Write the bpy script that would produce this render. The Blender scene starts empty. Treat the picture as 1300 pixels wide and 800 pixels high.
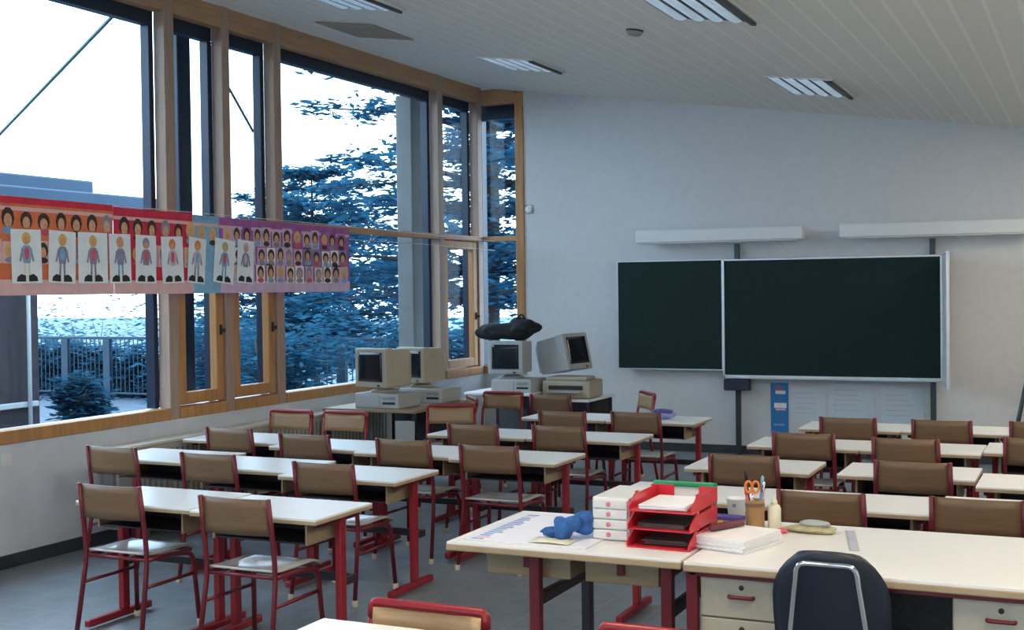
import bpy, bmesh, math, random
from mathutils import Vector, Matrix
R = math.radians
PI = math.pi
scene = bpy.context.scene
COL = scene.collection

# ------------------------------------------------------------------ materials
def mat(name, col, rough=0.5, metal=0.0, var=0.0, scale=8.0, bump=0.0, stretch=None, emit=None, spec=0.5):
    m = bpy.data.materials.new(name); m.use_nodes = True
    nt = m.node_tree; b = nt.nodes['Principled BSDF']
    b.inputs['Base Color'].default_value = (*col, 1)
    b.inputs['Roughness'].default_value = rough
    b.inputs['Metallic'].default_value = metal
    b.inputs['Specular IOR Level'].default_value = spec
    if emit:
        b.inputs['Emission Color'].default_value = (*emit[0], 1)
        b.inputs['Emission Strength'].default_value = emit[1]
    if var or bump:
        tc = nt.nodes.new('ShaderNodeTexCoord'); mp = nt.nodes.new('ShaderNodeMapping')
        nt.links.new(tc.outputs['Object'], mp.inputs['Vector'])
        if stretch: mp.inputs['Scale'].default_value = stretch
        nz = nt.nodes.new('ShaderNodeTexNoise'); nz.inputs['Scale'].default_value = scale
        nz.inputs['Detail'].default_value = 4
        nt.links.new(mp.outputs['Vector'], nz.inputs['Vector'])
        if var:
            cr = nt.nodes.new('ShaderNodeValToRGB')
            cr.color_ramp.elements[0].position = 0.3; cr.color_ramp.elements[1].position = 0.7
            cr.color_ramp.elements[0].color = (*[c * (1 - var) for c in col], 1)
            cr.color_ramp.elements[1].color = (*[min(1, c * (1 + var)) for c in col], 1)
            nt.links.new(nz.outputs['Fac'], cr.inputs['Fac'])
            nt.links.new(cr.outputs['Color'], b.inputs['Base Color'])
        if bump:
            bp = nt.nodes.new('ShaderNodeBump'); bp.inputs['Strength'].default_value = bump
            bp.inputs['Distance'].default_value = 0.01
            nt.links.new(nz.outputs['Fac'], bp.inputs['Height'])
            nt.links.new(bp.outputs['Normal'], b.inputs['Normal'])
    return m

def stripes_mat(name, col, line, axis, period, width, rough=0.6, axis2=None, period2=1.0, width2=0.01, tone=0.08, scale=3.0):
    """plain colour with thin straight joint lines every PERIOD along one or two axes"""
    m = mat(name, col, rough)
    nt = m.node_tree; b = nt.nodes['Principled BSDF']
    geo = nt.nodes.new('ShaderNodeTexCoord'); sep = nt.nodes.new('ShaderNodeSeparateXYZ')
    nt.links.new(geo.outputs['Object'], sep.inputs[0])
    def band(ax, p, w):
        d = nt.nodes.new('ShaderNodeMath'); d.operation = 'DIVIDE'; d.inputs[1].default_value = p
        nt.links.new(sep.outputs[ax], d.inputs[0])
        f = nt.nodes.new('ShaderNodeMath'); f.operation = 'FRACT'; nt.links.new(d.outputs[0], f.inputs[0])
        l = nt.nodes.new('ShaderNodeMath'); l.operation = 'LESS_THAN'; l.inputs[1].default_value = w / p
        nt.links.new(f.outputs[0], l.inputs[0]); return l
    fac = band(axis, period, width)
    if axis2 is not None:
        f2 = band(axis2, period2, width2); mx = nt.nodes.new('ShaderNodeMath'); mx.operation = 'MAXIMUM'
        nt.links.new(fac.outputs[0], mx.inputs[0]); nt.links.new(f2.outputs[0], mx.inputs[1]); fac = mx
    nz = nt.nodes.new('ShaderNodeTexNoise'); nz.inputs['Scale'].default_value = scale; nz.inputs['Detail'].default_value = 5
    nt.links.new(geo.outputs['Object'], nz.inputs['Vector'])
    cr = nt.nodes.new('ShaderNodeValToRGB')
    cr.color_ramp.elements[0].position = .3; cr.color_ramp.elements[1].position = .7
    cr.color_ramp.elements[0].color = (*[c * (1 - tone) for c in col], 1)
    cr.color_ramp.elements[1].color = (*[c * (1 + tone) for c in col], 1)
    nt.links.new(nz.outputs['Fac'], cr.inputs['Fac'])
    mix = nt.nodes.new('ShaderNodeMix'); mix.data_type = 'RGBA'
    nt.links.new(fac.outputs[0], mix.inputs['Factor'])
    nt.links.new(cr.outputs['Color'], mix.inputs['A']); mix.inputs['B'].default_value = (*line, 1)
    nt.links.new(mix.outputs['Result'], b.inputs['Base Color'])
    return m

def leafy(m):
    nt = m.node_tree; b = nt.nodes['Principled BSDF']; out = nt.nodes['Material Output']
    tr = nt.nodes.new('ShaderNodeBsdfTranslucent'); mx = nt.nodes.new('ShaderNodeMixShader'); mx.inputs[0].default_value = .5
    src = b.inputs['Base Color'].links[0].from_socket
    nt.links.new(src, tr.inputs['Color']); nt.links.new(b.outputs[0], mx.inputs[1]); nt.links.new(tr.outputs[0], mx.inputs[2])
    nt.links.new(mx.outputs[0], out.inputs['Surface']); b.inputs['Specular IOR Level'].default_value = .1
    return m

def glass_mat(name):
    m = bpy.data.materials.new(name); m.use_nodes = True; nt = m.node_tree
    nt.nodes.clear()
    o = nt.nodes.new('ShaderNodeOutputMaterial'); mx = nt.nodes.new('ShaderNodeMixShader')
    t = nt.nodes.new('ShaderNodeBsdfTransparent'); g = nt.nodes.new('ShaderNodeBsdfGlossy')
    t.inputs['Color'].default_value = (0.93, 0.97, 0.99, 1); g.inputs['Roughness'].default_value = 0.02
    mx.inputs[0].default_value = 0.012
    nt.links.new(t.outputs[0], mx.inputs[1]); nt.links.new(g.outputs[0], mx.inputs[2])
    nt.links.new(mx.outputs[0], o.inputs[0]); return m

M = dict(
    wall=mat('wall_paint', (.62, .63, .64), .8, var=.03, scale=14, bump=.05),
    sillwall=mat('sill_wall_paint', (.60, .64, .70), .8, var=.04, scale=10, bump=.08),
    ceiling=stripes_mat('ceiling_slats', (.78, .745, .68), (.87, .84, .77), 0, .17, .022, .55, tone=.04, scale=30),
    floor=stripes_mat('floor_lino', (.185, .215, .24), (.245, .265, .285), 0, .30, .010, .40, axis2=1, period2=.30, width2=.010, tone=.14, scale=6),
    skirting=mat('skirting_dark', (.035, .045, .055), .5, var=.1),
    woodpost=mat('post_wood_blue_lit', (.36, .255, .195), .6, var=.12, scale=5, stretch=(6, 6, .6)),  # greyed wood: blue window light on the posts put into the colour
    woodhead=mat('beam_wood', (.40, .235, .13), .55, var=.14, scale=5, stretch=(6, .6, 6)),
    wood=mat('window_wood', (.44, .215, .075), .5, var=.16, scale=5, stretch=(6, 6, .6)),
    darkmetal=mat('window_metal_navy', (.012, .025, .05), .4, .2, var=.1),
    glass=glass_mat('window_glass'),
    laminate=mat('desk_laminate_white', (.84, .835, .81), .32, var=.015, scale=20),
    edge=mat('desk_edge_beech', (.42, .31, .19), .5, var=.08),
    red=mat('tube_dark_red', (.145, .011, .020), .35, .1, var=.06, scale=20),
    redbright=mat('tube_red', (.27, .013, .022), .35, .1, var=.06, scale=20),
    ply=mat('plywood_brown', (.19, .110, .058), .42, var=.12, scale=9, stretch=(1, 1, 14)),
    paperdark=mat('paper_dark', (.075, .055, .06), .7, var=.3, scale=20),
    plyshade=mat('plywood_shaded', (.30, .175, .082), .42, var=.1, scale=9, stretch=(1, 1, 14)),  # far hoop chairs: plywood darkened for the shade they stand in
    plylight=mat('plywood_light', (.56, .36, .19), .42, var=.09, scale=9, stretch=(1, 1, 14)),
    seat=mat('seat_laminate', (.50, .48, .46), .18, var=.05),
    cap=mat('foot_cap_cream', (.60, .50, .38), .6, var=.05),
    tray=mat('tray_beech', (.30, .225, .135), .55, var=.1, stretch=(1, 8, 8)),
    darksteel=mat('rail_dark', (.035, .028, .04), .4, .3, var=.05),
    board=mat('chalkboard_green', (.004, .019, .018), .65, var=.35, scale=45, spec=.25),
    alu=mat('aluminium', (.62, .64, .65), .35, .6, var=.04),
    white=mat('white_enamel', (.74, .75, .74), .35, var=.02),
    calendar=mat('calendar_paper', (.76, .77, .86), .7, var=.02),
    caseplum=mat('case_plum', (.16, .035, .05), .6, var=.2),
    whitepaper=mat('paper_white', (.84, .85, .87), .8, var=.02),
    faint=mat('print_faint', (.52, .55, .60), .7, var=.04),
    post=mat('steel_post', (.045, .06, .065), .4, .5, var=.05),
    navy=mat('navy_plastic', (.010, .016, .030), .45, var=.1),
    chrome=mat('chrome', (.75, .77, .8), .12, 1.0, var=.02),
    pedestal=mat('pedestal_putty', (.48, .46, .38), .55, var=.04, scale=40),
    black=mat('black_plastic', (.012, .012, .015), .5, var=.1),
    panelgrey=mat('modesty_dark', (.060, .062, .068), .6, var=.2, scale=60),
    beigepc=mat('computer_beige', (.42, .375, .285), .5, var=.04),
    greypc=mat('computer_grey', (.40, .42, .42), .5, var=.04),
    screen=mat('crt_glass', (.010, .014, .022), .12, var=.1),
    bag=mat('bag_black', (.007, .011, .013), .9, var=.3, scale=20, bump=.3),
    redplastic=mat('tray_red', (.62, .03, .05), .25, var=.04),
    pink=mat('pink_spot', (.75, .22, .33), .5, var=.03),
    green=mat('tray_green', (.01, .27, .11), .4, var=.04),
    blue=mat('blue_cloth', (.018, .10, .32), .7, var=.3, scale=30, bump=.4),
    bluepale=mat('print_blue', (.25, .32, .58), .7, var=.2, scale=30),
    cream=mat('cream_plastic', (.74, .73, .55), .5, var=.03),
    brown=mat('cardboard_brown', (.40, .23, .10), .7, var=.08),
    orange=mat('orange_plastic', (.75, .20, .03), .45, var=.05),
    yellow=mat('yellow_plastic', (.80, .58, .05), .45, var=.05),
    purple=mat('purple_card', (.10, .07, .30), .5, var=.06),
    sponge=mat('cloth_khaki', (.44, .40, .24), .85, var=.2, scale=40, bump=.3),
    ruler=mat('ruler_grey', (.52, .54, .62), .3, var=.04),
    radiator=mat('radiator_beige', (.50, .49, .43), .5, var=.03),
    radtop=mat('radiator_top_cream', (.70, .68, .59), .4, var=.03),
    grey=mat('grey_metal', (.30, .31, .30), .45, .4, var=.05),
    lampwhite=mat('lamp_white', (.70, .71, .71), .4, var=.02),
    louvre=mat('louvre_reflection_glow', (.78, .84, .90), .25, .3, var=.02, emit=((.55, .78, 1.0), .20)),  # unlit fittings: bluish glow stands in for reflected window light
    tubeon=mat('tube_fill_glow', (.9, .88, .8), .4, emit=((1.0, .86, .68), 26.0), var=.01),  # warm glow of the added fill lamps
    louvredark=mat('louvre_dark', (.06, .065, .07), .5, var=.1),
    ventbrown=mat('vent_brown', (.36, .30, .235), .7, var=.1, scale=30),
    posterblue=mat('poster_blue', (.02, .19, .45), .5, var=.1),
    posterpale=mat('poster_pale', (.60, .66, .70), .6, var=.03, scale=20),
    porange=mat('frieze_orange', (.72, .18, .07), .6, var=.15, scale=12),
    pred=mat('frieze_red', (.62, .02, .06), .6, var=.15, scale=12),
    plblue=mat('frieze_lightblue', (.22, .46, .66), .6, var=.1, scale=12),
    ppurple=mat('frieze_purple', (.36, .10, .34), .6, var=.2, scale=12),
    plilac=mat('frieze_lilac', (.62, .46, .64), .6, var=.1, scale=12),
    ppink=mat('frieze_pink', (.74, .47, .47), .6, var=.06, scale=12),
    skin=mat('print_skin', (.66, .36, .20), .7, var=.2, scale=40),
    hair=mat('print_hair', (.05, .025, .02), .7, var=.3, scale=30),
    hairblond=mat('print_blond', (.72, .45, .15), .7, var=.1),
    drawred=mat('drawing_red', (.62, .10, .14), .7, var=.15, scale=20),
    drawblue=mat('drawing_blue', (.20, .40, .62), .7, var=.2, scale=20),
    drawgrey=mat('drawing_grey', (.26, .26, .36), .7, var=.2, scale=20),
    papersky=mat('drawing_paper', (.80, .87, .91), .75, var=.07, scale=9),
    string=mat('string_pale', (.6, .6, .62), .6, var=.02),
    # outside
    bark=mat('bark', (.05, .04, .035), .9, var=.3, scale=12, stretch=(1, 1, .3), bump=.5),
    needles=leafy(mat('cedar_needles_hazed', (.024, .11, .185), .9, var=.35, scale=3)),  # blue haze and colour cast mixed into the needle colour
    needles2=leafy(mat('tall_cedar_needles_hazed', (.024, .11, .19), .9, var=.35, scale=3)),  # second cedar, same haze blue put into its needles
    shrub=leafy(mat('shrub_leaves_hazed', (.022, .10, .165), .9, var=.4, scale=4)),  # shrubs and hedge: outdoor blue haze put into the leaf colour
    terrace=mat('terrace_paving', (.045, .075, .11), .8, var=.25, scale=3),
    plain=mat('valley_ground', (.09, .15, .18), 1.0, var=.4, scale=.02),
    brick=mat('dark_brick', (.030, .022, .030), .85, var=.35, scale=9, bump=.2),
    fascia=mat('roof_fascia', (.030, .068, .12), .6, var=.1, scale=1.5),
    concrete=mat('concrete', (.15, .155, .155), .85, var=.12, scale=5, bump=.1),
    railing=mat('railing_blue', (.012, .035, .06), .5, .3, var=.1),
    steelrod=mat('steel_rod', (.12, .19, .21), .4, .4, var=.05),
)

# ------------------------------------------------------------------ mesh builder
class MB:
    def __init__(self):
        self.v = []; self.f = []; self.mi = []; self.mats = []; self.sm = []
    def _m(self, m):
        if m not in self.mats: self.mats.append(m)
        return self.mats.index(m)
    def add(self, vs, fs, m, smooth=False, T=None):
        b = len(self.v); k = self._m(m)
        for p in vs:
            p = Vector(p)
            self.v.append(T @ p if T else p)
        for f in fs:
            self.f.append([b + i for i in f]); self.mi.append(k); self.sm.append(smooth)
        return self
    def bm(self, bm, m, smooth=False, T=None):
        bm.verts.ensure_lookup_table(); bm.verts.index_update()
        self.add([v.co.copy() for v in bm.verts], [[v.index for v in f.verts] for f in bm.faces], m, smooth, T)
        bm.free(); return self
    def box(self, x0, x1, y0, y1, z0, z1, m, bev=0.0, seg=2, T=None, smooth=False):
        bm = bmesh.new()
        bmesh.ops.create_cube(bm, size=1.0)
        for v in bm.verts:
            v.co = Vector(((x0 + x1) / 2 + v.co.x * (x1 - x0), (y0 + y1) / 2 + v.co.y * (y1 - y0), (z0 + z1) / 2 + v.co.z * (z1 - z0)))
        if bev > 0:
            bev = min(bev, .45 * min(abs(x1 - x0), abs(y1 - y0), abs(z1 - z0)))
            bmesh.ops.bevel(bm, geom=list(bm.edges), offset=bev, segments=seg, profile=.5, affect='EDGES')
        return self.bm(bm, m, smooth, T)
    def tube(self, pts, r, m, n=8, bend=0.0, T=None, cap=True):
        pts = [Vector(p) for p in pts]
        if bend > 0 and len(pts) > 2:
            out = [pts[0]]
            for i in range(1, len(pts) - 1):
                a, b, c = pts[i - 1], pts[i], pts[i + 1]
                d1 = (a - b); d2 = (c - b)
                q = min(bend, d1.length * .45, d2.length * .45)
                p1 = b + d1.normalized() * q; p2 = b + d2.normalized() * q
                for k in range(5):
                    t = k / 4; out.append(p1 * (1 - t) ** 2 + b * 2 * t * (1 - t) + p2 * t * t)
            out.append(pts[-1]); pts = out
        vs = []; fs = []
        tan = [(pts[min(i + 1, len(pts) - 1)] - pts[max(i - 1, 0)]).normalized() for i in range(len(pts))]
        up = Vector((0, 0, 1)) if abs(tan[0].z) < .9 else Vector((1, 0, 0))
        nrm = tan[0].cross(up).normalized()
        for i, p in enumerate(pts):
            t = tan[i]; nrm = (nrm - t * nrm.dot(t)).normalized(); bi = t.cross(nrm)
            rr = r[i] if isinstance(r, (list, tuple)) else r
            for k in range(n):
                a = 2 * PI * k / n; vs.append(p + (nrm * math.cos(a) + bi * math.sin(a)) * rr)
        for i in range(len(pts) - 1):
            for k in range(n):
                fs.append([i * n + k, i * n + (k + 1) % n, (i + 1) * n + (k + 1) % n, (i + 1) * n + k])
        if cap:
            fs.append(list(range(n))[::-1]); fs.append([(len(pts) - 1) * n + k for k in range(n)])
        return self.add(vs, fs, m, True, T)
    def lathe(self, prof, m, n=20, T=None, smooth=True):
        vs = []; fs = []
        for (r, z) in prof:
            for k in range(n):
                a = 2 * PI * k / n; vs.append((r * math.cos(a), r * math.sin(a), z))
        for i in range(len(prof) - 1):
            for k in range(n):
                fs.append([i * n + k, i * n + (k + 1) % n, (i + 1) * n + (k + 1) % n, (i + 1) * n + k])
        fs.append(list(range(n))[::-1]); fs.append([(len(prof) - 1) * n + k for k in range(n)])
        return self.add(vs, fs, m, smooth, T)
    def sheet(self, fn, nu, nv, th, m, smooth=True, T=None):
        """curved panel: fn(u,v) -> point, thickened by th along its normal"""
        P = [[Vector(fn(i / nu, j / nv)) for j in range(nv + 1)] for i in range(nu + 1)]
        N = [[None] * (nv + 1) for _ in range(nu + 1)]
        for i in range(nu + 1):
            for j in range(nv + 1):
                a = P[min(i + 1, nu)][j] - P[max(i - 1, 0)][j]; b = P[i][min(j + 1, nv)] - P[i][max(j - 1, 0)]
                N[i][j] = a.cross(b).normalized()
        vs = []; idx = lambda i, j, s: (s * (nu + 1) + i) * (nv + 1) + j
        for s in (0, 1):
            for i in range(nu + 1):
                for j in range(nv + 1):
                    vs.append(P[i][j] + N[i][j] * (th / 2 if s else -th / 2))
        fs = []
        for i in range(nu):
            for j in range(nv):
                fs.append([idx(i, j, 1), idx(i + 1, j, 1), idx(i + 1, j + 1, 1), idx(i, j + 1, 1)])
                fs.append([idx(i, j, 0), idx(i, j + 1, 0), idx(i + 1, j + 1, 0), idx(i + 1, j, 0)])
        for i in range(nu):
            fs.append([idx(i, 0, 0), idx(i + 1, 0, 0), idx(i + 1, 0, 1), idx(i, 0, 1)])
            fs.append([idx(i, nv, 1), idx(i + 1, nv, 1), idx(i + 1, nv, 0), idx(i, nv, 0)])
        for j in range(nv):
            fs.append([idx(0, j, 1), idx(0, j + 1, 1), idx(0, j + 1, 0), idx(0, j, 0)])
            fs.append([idx(nu, j, 0), idx(nu, j + 1, 0), idx(nu, j + 1, 1), idx(nu, j, 1)])
        return self.add(vs, fs, m, smooth, T)
    def blob(self, c, r, m, seed=0, amp=.2, sub=3, T=None):
        bm = bmesh.new(); bmesh.ops.create_icosphere(bm, subdivisions=sub, radius=1)
        rnd = random.Random(seed); ph = [(rnd.uniform(1.5, 4), rnd.uniform(0, 6.28), Vector((rnd.uniform(-1, 1), rnd.uniform(-1, 1), rnd.uniform(-1, 1)))) for _ in range(6)]
        for v in bm.verts:
            d = 1 + amp * sum(math.sin(f * 2 * v.co.dot(a) + p) for f, p, a in ph) / 3
            v.co = Vector((c[0] + v.co.x * r[0] * d, c[1] + v.co.y * r[1] * d, c[2] + v.co.z * r[2] * d))
        return self.bm(bm, m, True, T)
    def build(self, name, parent=None, loc=None):
        me = bpy.data.meshes.new(name)
        me.from_pydata([tuple(v) for v in self.v], [], self.f)
        for m in self.mats: me.materials.append(m)
        for p, k, s in zip(me.polygons, self.mi, self.sm):
            p.material_index = k; p.use_smooth = s
        me.update()
        if any(self.sm) and not all(self.sm): pass
        o = bpy.data.objects.new(name, me); COL.objects.link(o)
        if parent: o.parent = parent
        if loc: o.location = loc
        return o

def tag(o, label=None, cat=None, group=None, kind=None):
    if label: o['label'] = label
    if cat: o['category'] = cat
    if group: o['group'] = group
    if kind: o['kind'] = kind
    return o
def empty(name, loc=(0, 0, 0), rz=0, label=None, cat=None, group=None, kind=None):
    o = bpy.data.objects.new(name, None); COL.objects.link(o)
    o.location = loc; o.rotation_euler = (0, 0, rz); o.empty_display_size = .1
    return tag(o, label, cat, group, kind)
def copy_tree(o, parent=None):
    c = o.copy(); COL.objects.link(c)
    if parent: c.parent = parent
    for ch in list(o.children): copy_tree(ch, c)
    return c
class Kind:
    """first placement uses the built thing itself, later ones are copies"""
    def __init__(self, proto): self.proto = proto; self.used = False
    def put(self, loc, rz, label, group=None, scale=None):
        o = self.proto if not self.used else copy_tree(self.proto)
        self.used = True
        o.location = loc; o.rotation_euler = (0, 0, rz); o['label'] = label
        if scale: o.scale = scale
        if group: o['group'] = group
        return o
def struct(mb, name):
    return tag(mb.build(name), kind='structure')

# ------------------------------------------------------------------ room dimensions (metres; window wall at XW, board wall at YB)
XW, YB, XR, YR = -6.17, 12.63, 2.4, -2.6
ZC, SL = 3.946, 0.14386
def ceil_z(x): return ZC - SL * (x - XW)
SILL, TRANS = 0.86, 2.296

# floor
mb = MB(); mb.box(XW - .14, XR + .15, YR - .15, YB + .15, -.12, 0, M['floor']); struct(mb, 'floor')
# ceiling slab (slopes down from the window wall)
x0, x1 = XW - .9, XR + .15
mb = MB()
y0, y1 = YR - .15, YB + .9
vs = [(x, y, ceil_z(x) + dz) for dz in (0, .22) for (x, y) in ((x0, y0), (x1, y0), (x1, y1), (x0, y1))]
mb.add(vs, [[3, 2, 1, 0], [4, 5, 6, 7], [0, 1, 5, 4], [1, 2, 6, 5], [2, 3, 7, 6], [3, 0, 4, 7]], M['ceiling'])
struct(mb, 'ceiling')
# window wall: low sill wall + solid stretch near the camera end
mb = MB()
mb.box(XW - .14, XW, YR, YB + .15, 0, SILL - .085, M['sillwall'])
mb.box(XW - .14, XW, YR - .15, 2.2, SILL - .085, ceil_z(XW) + .01, M['sillwall'])
struct(mb, 'wall_left')
# board wall, with the corner window opening left of x=-5.66
mb = MB()
bx = -5.66
mb.add([(bx, YB + dy, 0) for dy in (0, .15)] + [(XR, YB + dy, 0) for dy in (0, .15)] + [(XR, YB + dy, ceil_z(XR)) for dy in (0, .15)] + [(bx, YB + dy, ceil_z(bx)) for dy in (0, .15)],
       [[0, 2, 4, 6], [1, 7, 5, 3], [0, 1, 3, 2], [2, 3, 5, 4], [4, 5, 7, 6], [6, 7, 1, 0]], M['wall'])
mb.box(XW, bx, YB, YB + .15, 0, SILL - .085, M['wall'])
struct(mb, 'wall_back')
# plain right wall, rear wall with openings for the added windows (both outside the picture)
mb = MB(); mb.box(XR, XR + .15, YR - .15, YB + .15, 0, ceil_z(XR), M['wall']); struct(mb, 'wall_right')
mb = MB()
mb.box(XW, XR, YR - .15, YR, 0, .9, M['wall'])
mb.box(XW, XR, YR - .15, YR, 2.35, ceil_z(XR), M['wall'])
mb.add([(XW, YR + d, ceil_z(XR)) for d in (-.15, 0)] + [(XR, YR + d, ceil_z(XR)) for d in (-.15, 0)] + [(XW, YR + d, ceil_z(XW)) for d in (-.15, 0)],
       [[0, 2, 4], [1, 5, 3], [0, 1, 3, 2], [2, 3, 5, 4], [4, 5, 1, 0]], M['wall'])
for a, b in ((XW, -5.4), (-3.0, -2.2), (.6, XR)):
    mb.box(a, b, YR - .15, YR, .9, 2.35, M['wall'])
struct(mb, 'wall_rear')
# skirtings
mb = MB(); mb.box(XW, XW + .015, YR, YB, 0, .085, M['skirting'], .004); struct(mb, 'baseboard_left')
mb = MB(); mb.box(XW + .02, XR, YB - .015, YB, 0, .085, M['skirting'], .004); struct(mb, 'baseboard_back')

# ------------------------------------------------------------------ windows on the left wall
G = XW - .105          # plane of the glass
def post(mb, ya, yb, z0, z1):
    mb.box(XW - .10, XW, ya, yb, z0, z1, M['woodpost'], .006)
def outer(mb, ya, yb, z0, z1, depth=.11):
    mb.box(XW - .10 - depth, XW - .101, ya, yb, z0, z1, M['darkmetal'], .004)
ztop = ceil_z(XW)
POSTS = [(7.355, 7.465), (8.03, 8.125), (8.715, 8.82), (11.60, 11.71), (12.52, 12.63)]
EDGE0 = 2.25
def fixed_window(n, ya, yb, transom=True, sash=False, dp=.08):
    w = empty('window_%d' % n, (0, 0, 0), kind='structure')
    fr = MB()
    fr.box(XW - .10, XW, ya, yb, ztop - .17, ztop - .005, M['woodhead'], .006)                  # head
    fr.box(XW - .10, XW + .012, ya, yb, SILL - .085, SILL, M['wood'], .006)                 # sill beam
    if transom: fr.box(XW - .10, XW, ya, yb, TRANS - .055, TRANS, M['wood'], .005)
    fr.build('window_frame', w)
    om = MB()
    om.box(XW - .10 - dp, XW - .101, ya, yb, ztop - .27, ztop - .02, M['darkmetal'], .004)
    om.box(XW - .10 - dp, XW - .101, ya, ya + .05, SILL, ztop - .27, M['darkmetal'], .004)
    om.box(XW - .10 - dp, XW - .101, yb - .05, yb, SILL, ztop - .27, M['darkmetal'], .004)
    om.box(XW - .10 - dp - .03, XW - .101, ya, yb, SILL - .085, SILL - .01, M['alu'], .004)
    om.build('outer_frame', w)
    g = MB(); g.box(G - .006, G, ya, yb, SILL, ztop - .17, M['glass']); g.build('glass_pane', w)
    if sash:
        sw = .09; z0, z1 = SILL + .012, TRANS - .06
        s = empty_child('casement', w)
        q = MB()
        a, b = ya + .012, yb - .012
        q.box(XW - .085, XW - .018, a, a + sw, z0, z1, M['wood'], .006)
        q.box(XW - .085, XW - .018, b - sw, b, z0, z1, M['wood'], .006)
        q.box(XW - .085, XW - .018, a + sw, b - sw, z0, z0 + sw, M['wood'], .006)
        q.box(XW - .085, XW - .018, a + sw, b - sw, z1 - sw, z1, M['wood'], .006)
        q.build('sash_frame', s)
        q = MB(); q.box(XW - .02, XW - .003, b - sw * .58, b - sw * .36, 1.38, 1.46, M['black'], .004)
        q.box(XW - .006, XW + .03, b - sw * .55, b - sw * .4, 1.40, 1.43, M['black'], .004)
        q.build('handle', s)
    return w
def empty_child(name, parent):
    o = bpy.data.objects.new(name, None); COL.objects.link(o); o.parent = parent; return o
fixed_window(1, EDGE0, POSTS[0][0])
fixed_window(2, POSTS[0][1], POSTS[1][0], sash=True)
fixed_window(3, POSTS[1][1], POSTS[2][0], sash=True)
fixed_window(4, POSTS[2][1], POSTS[3][0])
fixed_window(5, POSTS[3][1], POSTS[4][0], sash=True)
for i, (a, b) in enumerate(POSTS):
    mb = MB(); post(mb, a, b, SILL - .085, ztop); struct(mb, 'trim_%d' % (i + 1))
mb = MB(); post(mb, 2.15, 2.25, SILL - .085, ztop); struct(mb, 'trim_6')
# corner window in the board wall
w6 = empty('window_6', kind='structure')
fr = MB()
zt6 = ceil_z(bx)
fr.box(bx - .10, bx, YB - .02, YB + .08, SILL - .085, zt6 - .005, M['wood'], .006)
fr.box(XW, bx - .10, YB - .01, YB + .08, zt6 - .12, zt6 + .05, M['woodhead'], .006)
fr.box(XW, bx - .10, YB - .015, YB + .08, SILL - .085, SILL, M['wood'], .006)
fr.box(XW, bx - .10, YB - .01, YB + .08, TRANS - .055, TRANS, M['wood'], .005)
fr.build('window_frame', w6)
om = MB(); om.box(XW - .1, bx - .05, YB + .081, YB + .2, zt6 - .27, zt6 - .02, M['darkmetal'], .004)
om.box(XW - .1, XW - .04, YB + .081, YB + .2, SILL, zt6 - .27, M['darkmetal'], .004); om.build('outer_frame', w6)
g = MB(); g.box(XW, bx - .10, YB + .05, YB + .056, SILL, zt6 - .12, M['glass']); g.build('glass_pane', w6)
# unseen rear windows, added to let in fill light from behind the camera
for n, (a, b) in enumerate(((-5.4, -3.0), (-2.2, .6))):
    w = empty('window_%d' % (7 + n), kind='structure')
    q = MB()
    q.box(a, b, YR - .12, YR - .03, .9, .97, M['wood'], .005); q.box(a, b, YR - .12, YR - .03, 2.28, 2.35, M['wood'], .005)
    for xx in (a, (a + b) / 2 - .035, b - .07): q.box(xx, xx + .07, YR - .12, YR - .03, .97, 2.28, M['wood'], .005)
    q.build('window_frame', w)
    q = MB(); q.box(a, b, YR - .08, YR - .074, .97, 2.28, M['glass']); q.build('glass_pane', w)

# ------------------------------------------------------------------ ceiling fittings
slope = math.atan(SL)
def ceil_T(x, y):
    return Matrix.Translation((x, y, ceil_z(x))) @ Matrix.Rotation(slope, 4, 'Y')
def luminaire(lit):
    t = empty('ceiling_light', cat='ceiling light')
    f = MB()
    W, L = .29, .60
    for a, b, c, d in ((-W, W, -L, -L + .02), (-W, W, L - .02, L), (-W, -W + .02, -L, L), (W - .02, W, -L, L)):
        f.box(a, b, c, d, -.012, .0, M['white'], .002)
    f.build('frame', t)
    b = MB(); b.box(-W + .02, W - .02, -L + .02, L - .02, -.004, -.001, M['louvredark']); b.build('housing', t)
    for k in range(4):
        xx = -.215 + k * .118
        q = MB()
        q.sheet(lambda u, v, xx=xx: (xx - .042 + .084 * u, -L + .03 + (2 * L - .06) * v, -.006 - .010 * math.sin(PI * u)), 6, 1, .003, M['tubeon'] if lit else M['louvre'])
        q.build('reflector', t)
    q = MB(); q.box(W - .055, W - .02, -L + .02, L - .02, -.03, -.004, M['louvredark'], .004); q.build('side_baffle', t)
    return t
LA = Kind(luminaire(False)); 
def put_light(k, x, y, label, sy=1.0):
    o = k.put((x, y, ceil_z(x) - .001), 0, label, 'recessed ceiling lights')
    o.rotation_euler = (0, slope, 0); o.scale = (1, sy, 1); return o
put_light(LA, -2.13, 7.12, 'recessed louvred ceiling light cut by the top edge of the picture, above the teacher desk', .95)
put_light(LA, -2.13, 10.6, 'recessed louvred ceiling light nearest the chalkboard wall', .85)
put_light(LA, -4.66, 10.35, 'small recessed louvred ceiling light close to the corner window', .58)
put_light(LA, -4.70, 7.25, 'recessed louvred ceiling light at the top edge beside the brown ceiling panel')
LB = Kind(luminaire(True))  # lamps added out of view as warm fill for the room
for x, y, t in ((-2.13, 3.2, 'added unseen fill lamp above the foreground desk'), (-2.13, -.4, 'added unseen fill lamp behind the camera over the room centre'), (.6, 3.2, 'added unseen fill lamp right of the teacher chair'), (.6, -.4, 'added unseen fill lamp in the rear corner'), (.6, 7.0, 'added fill lamp out of the frame beside the right wall'), (.6, 10.4, 'added fill lamp out of the frame near the board wall corner')):
    put_light(LB, x, y, t)
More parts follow.
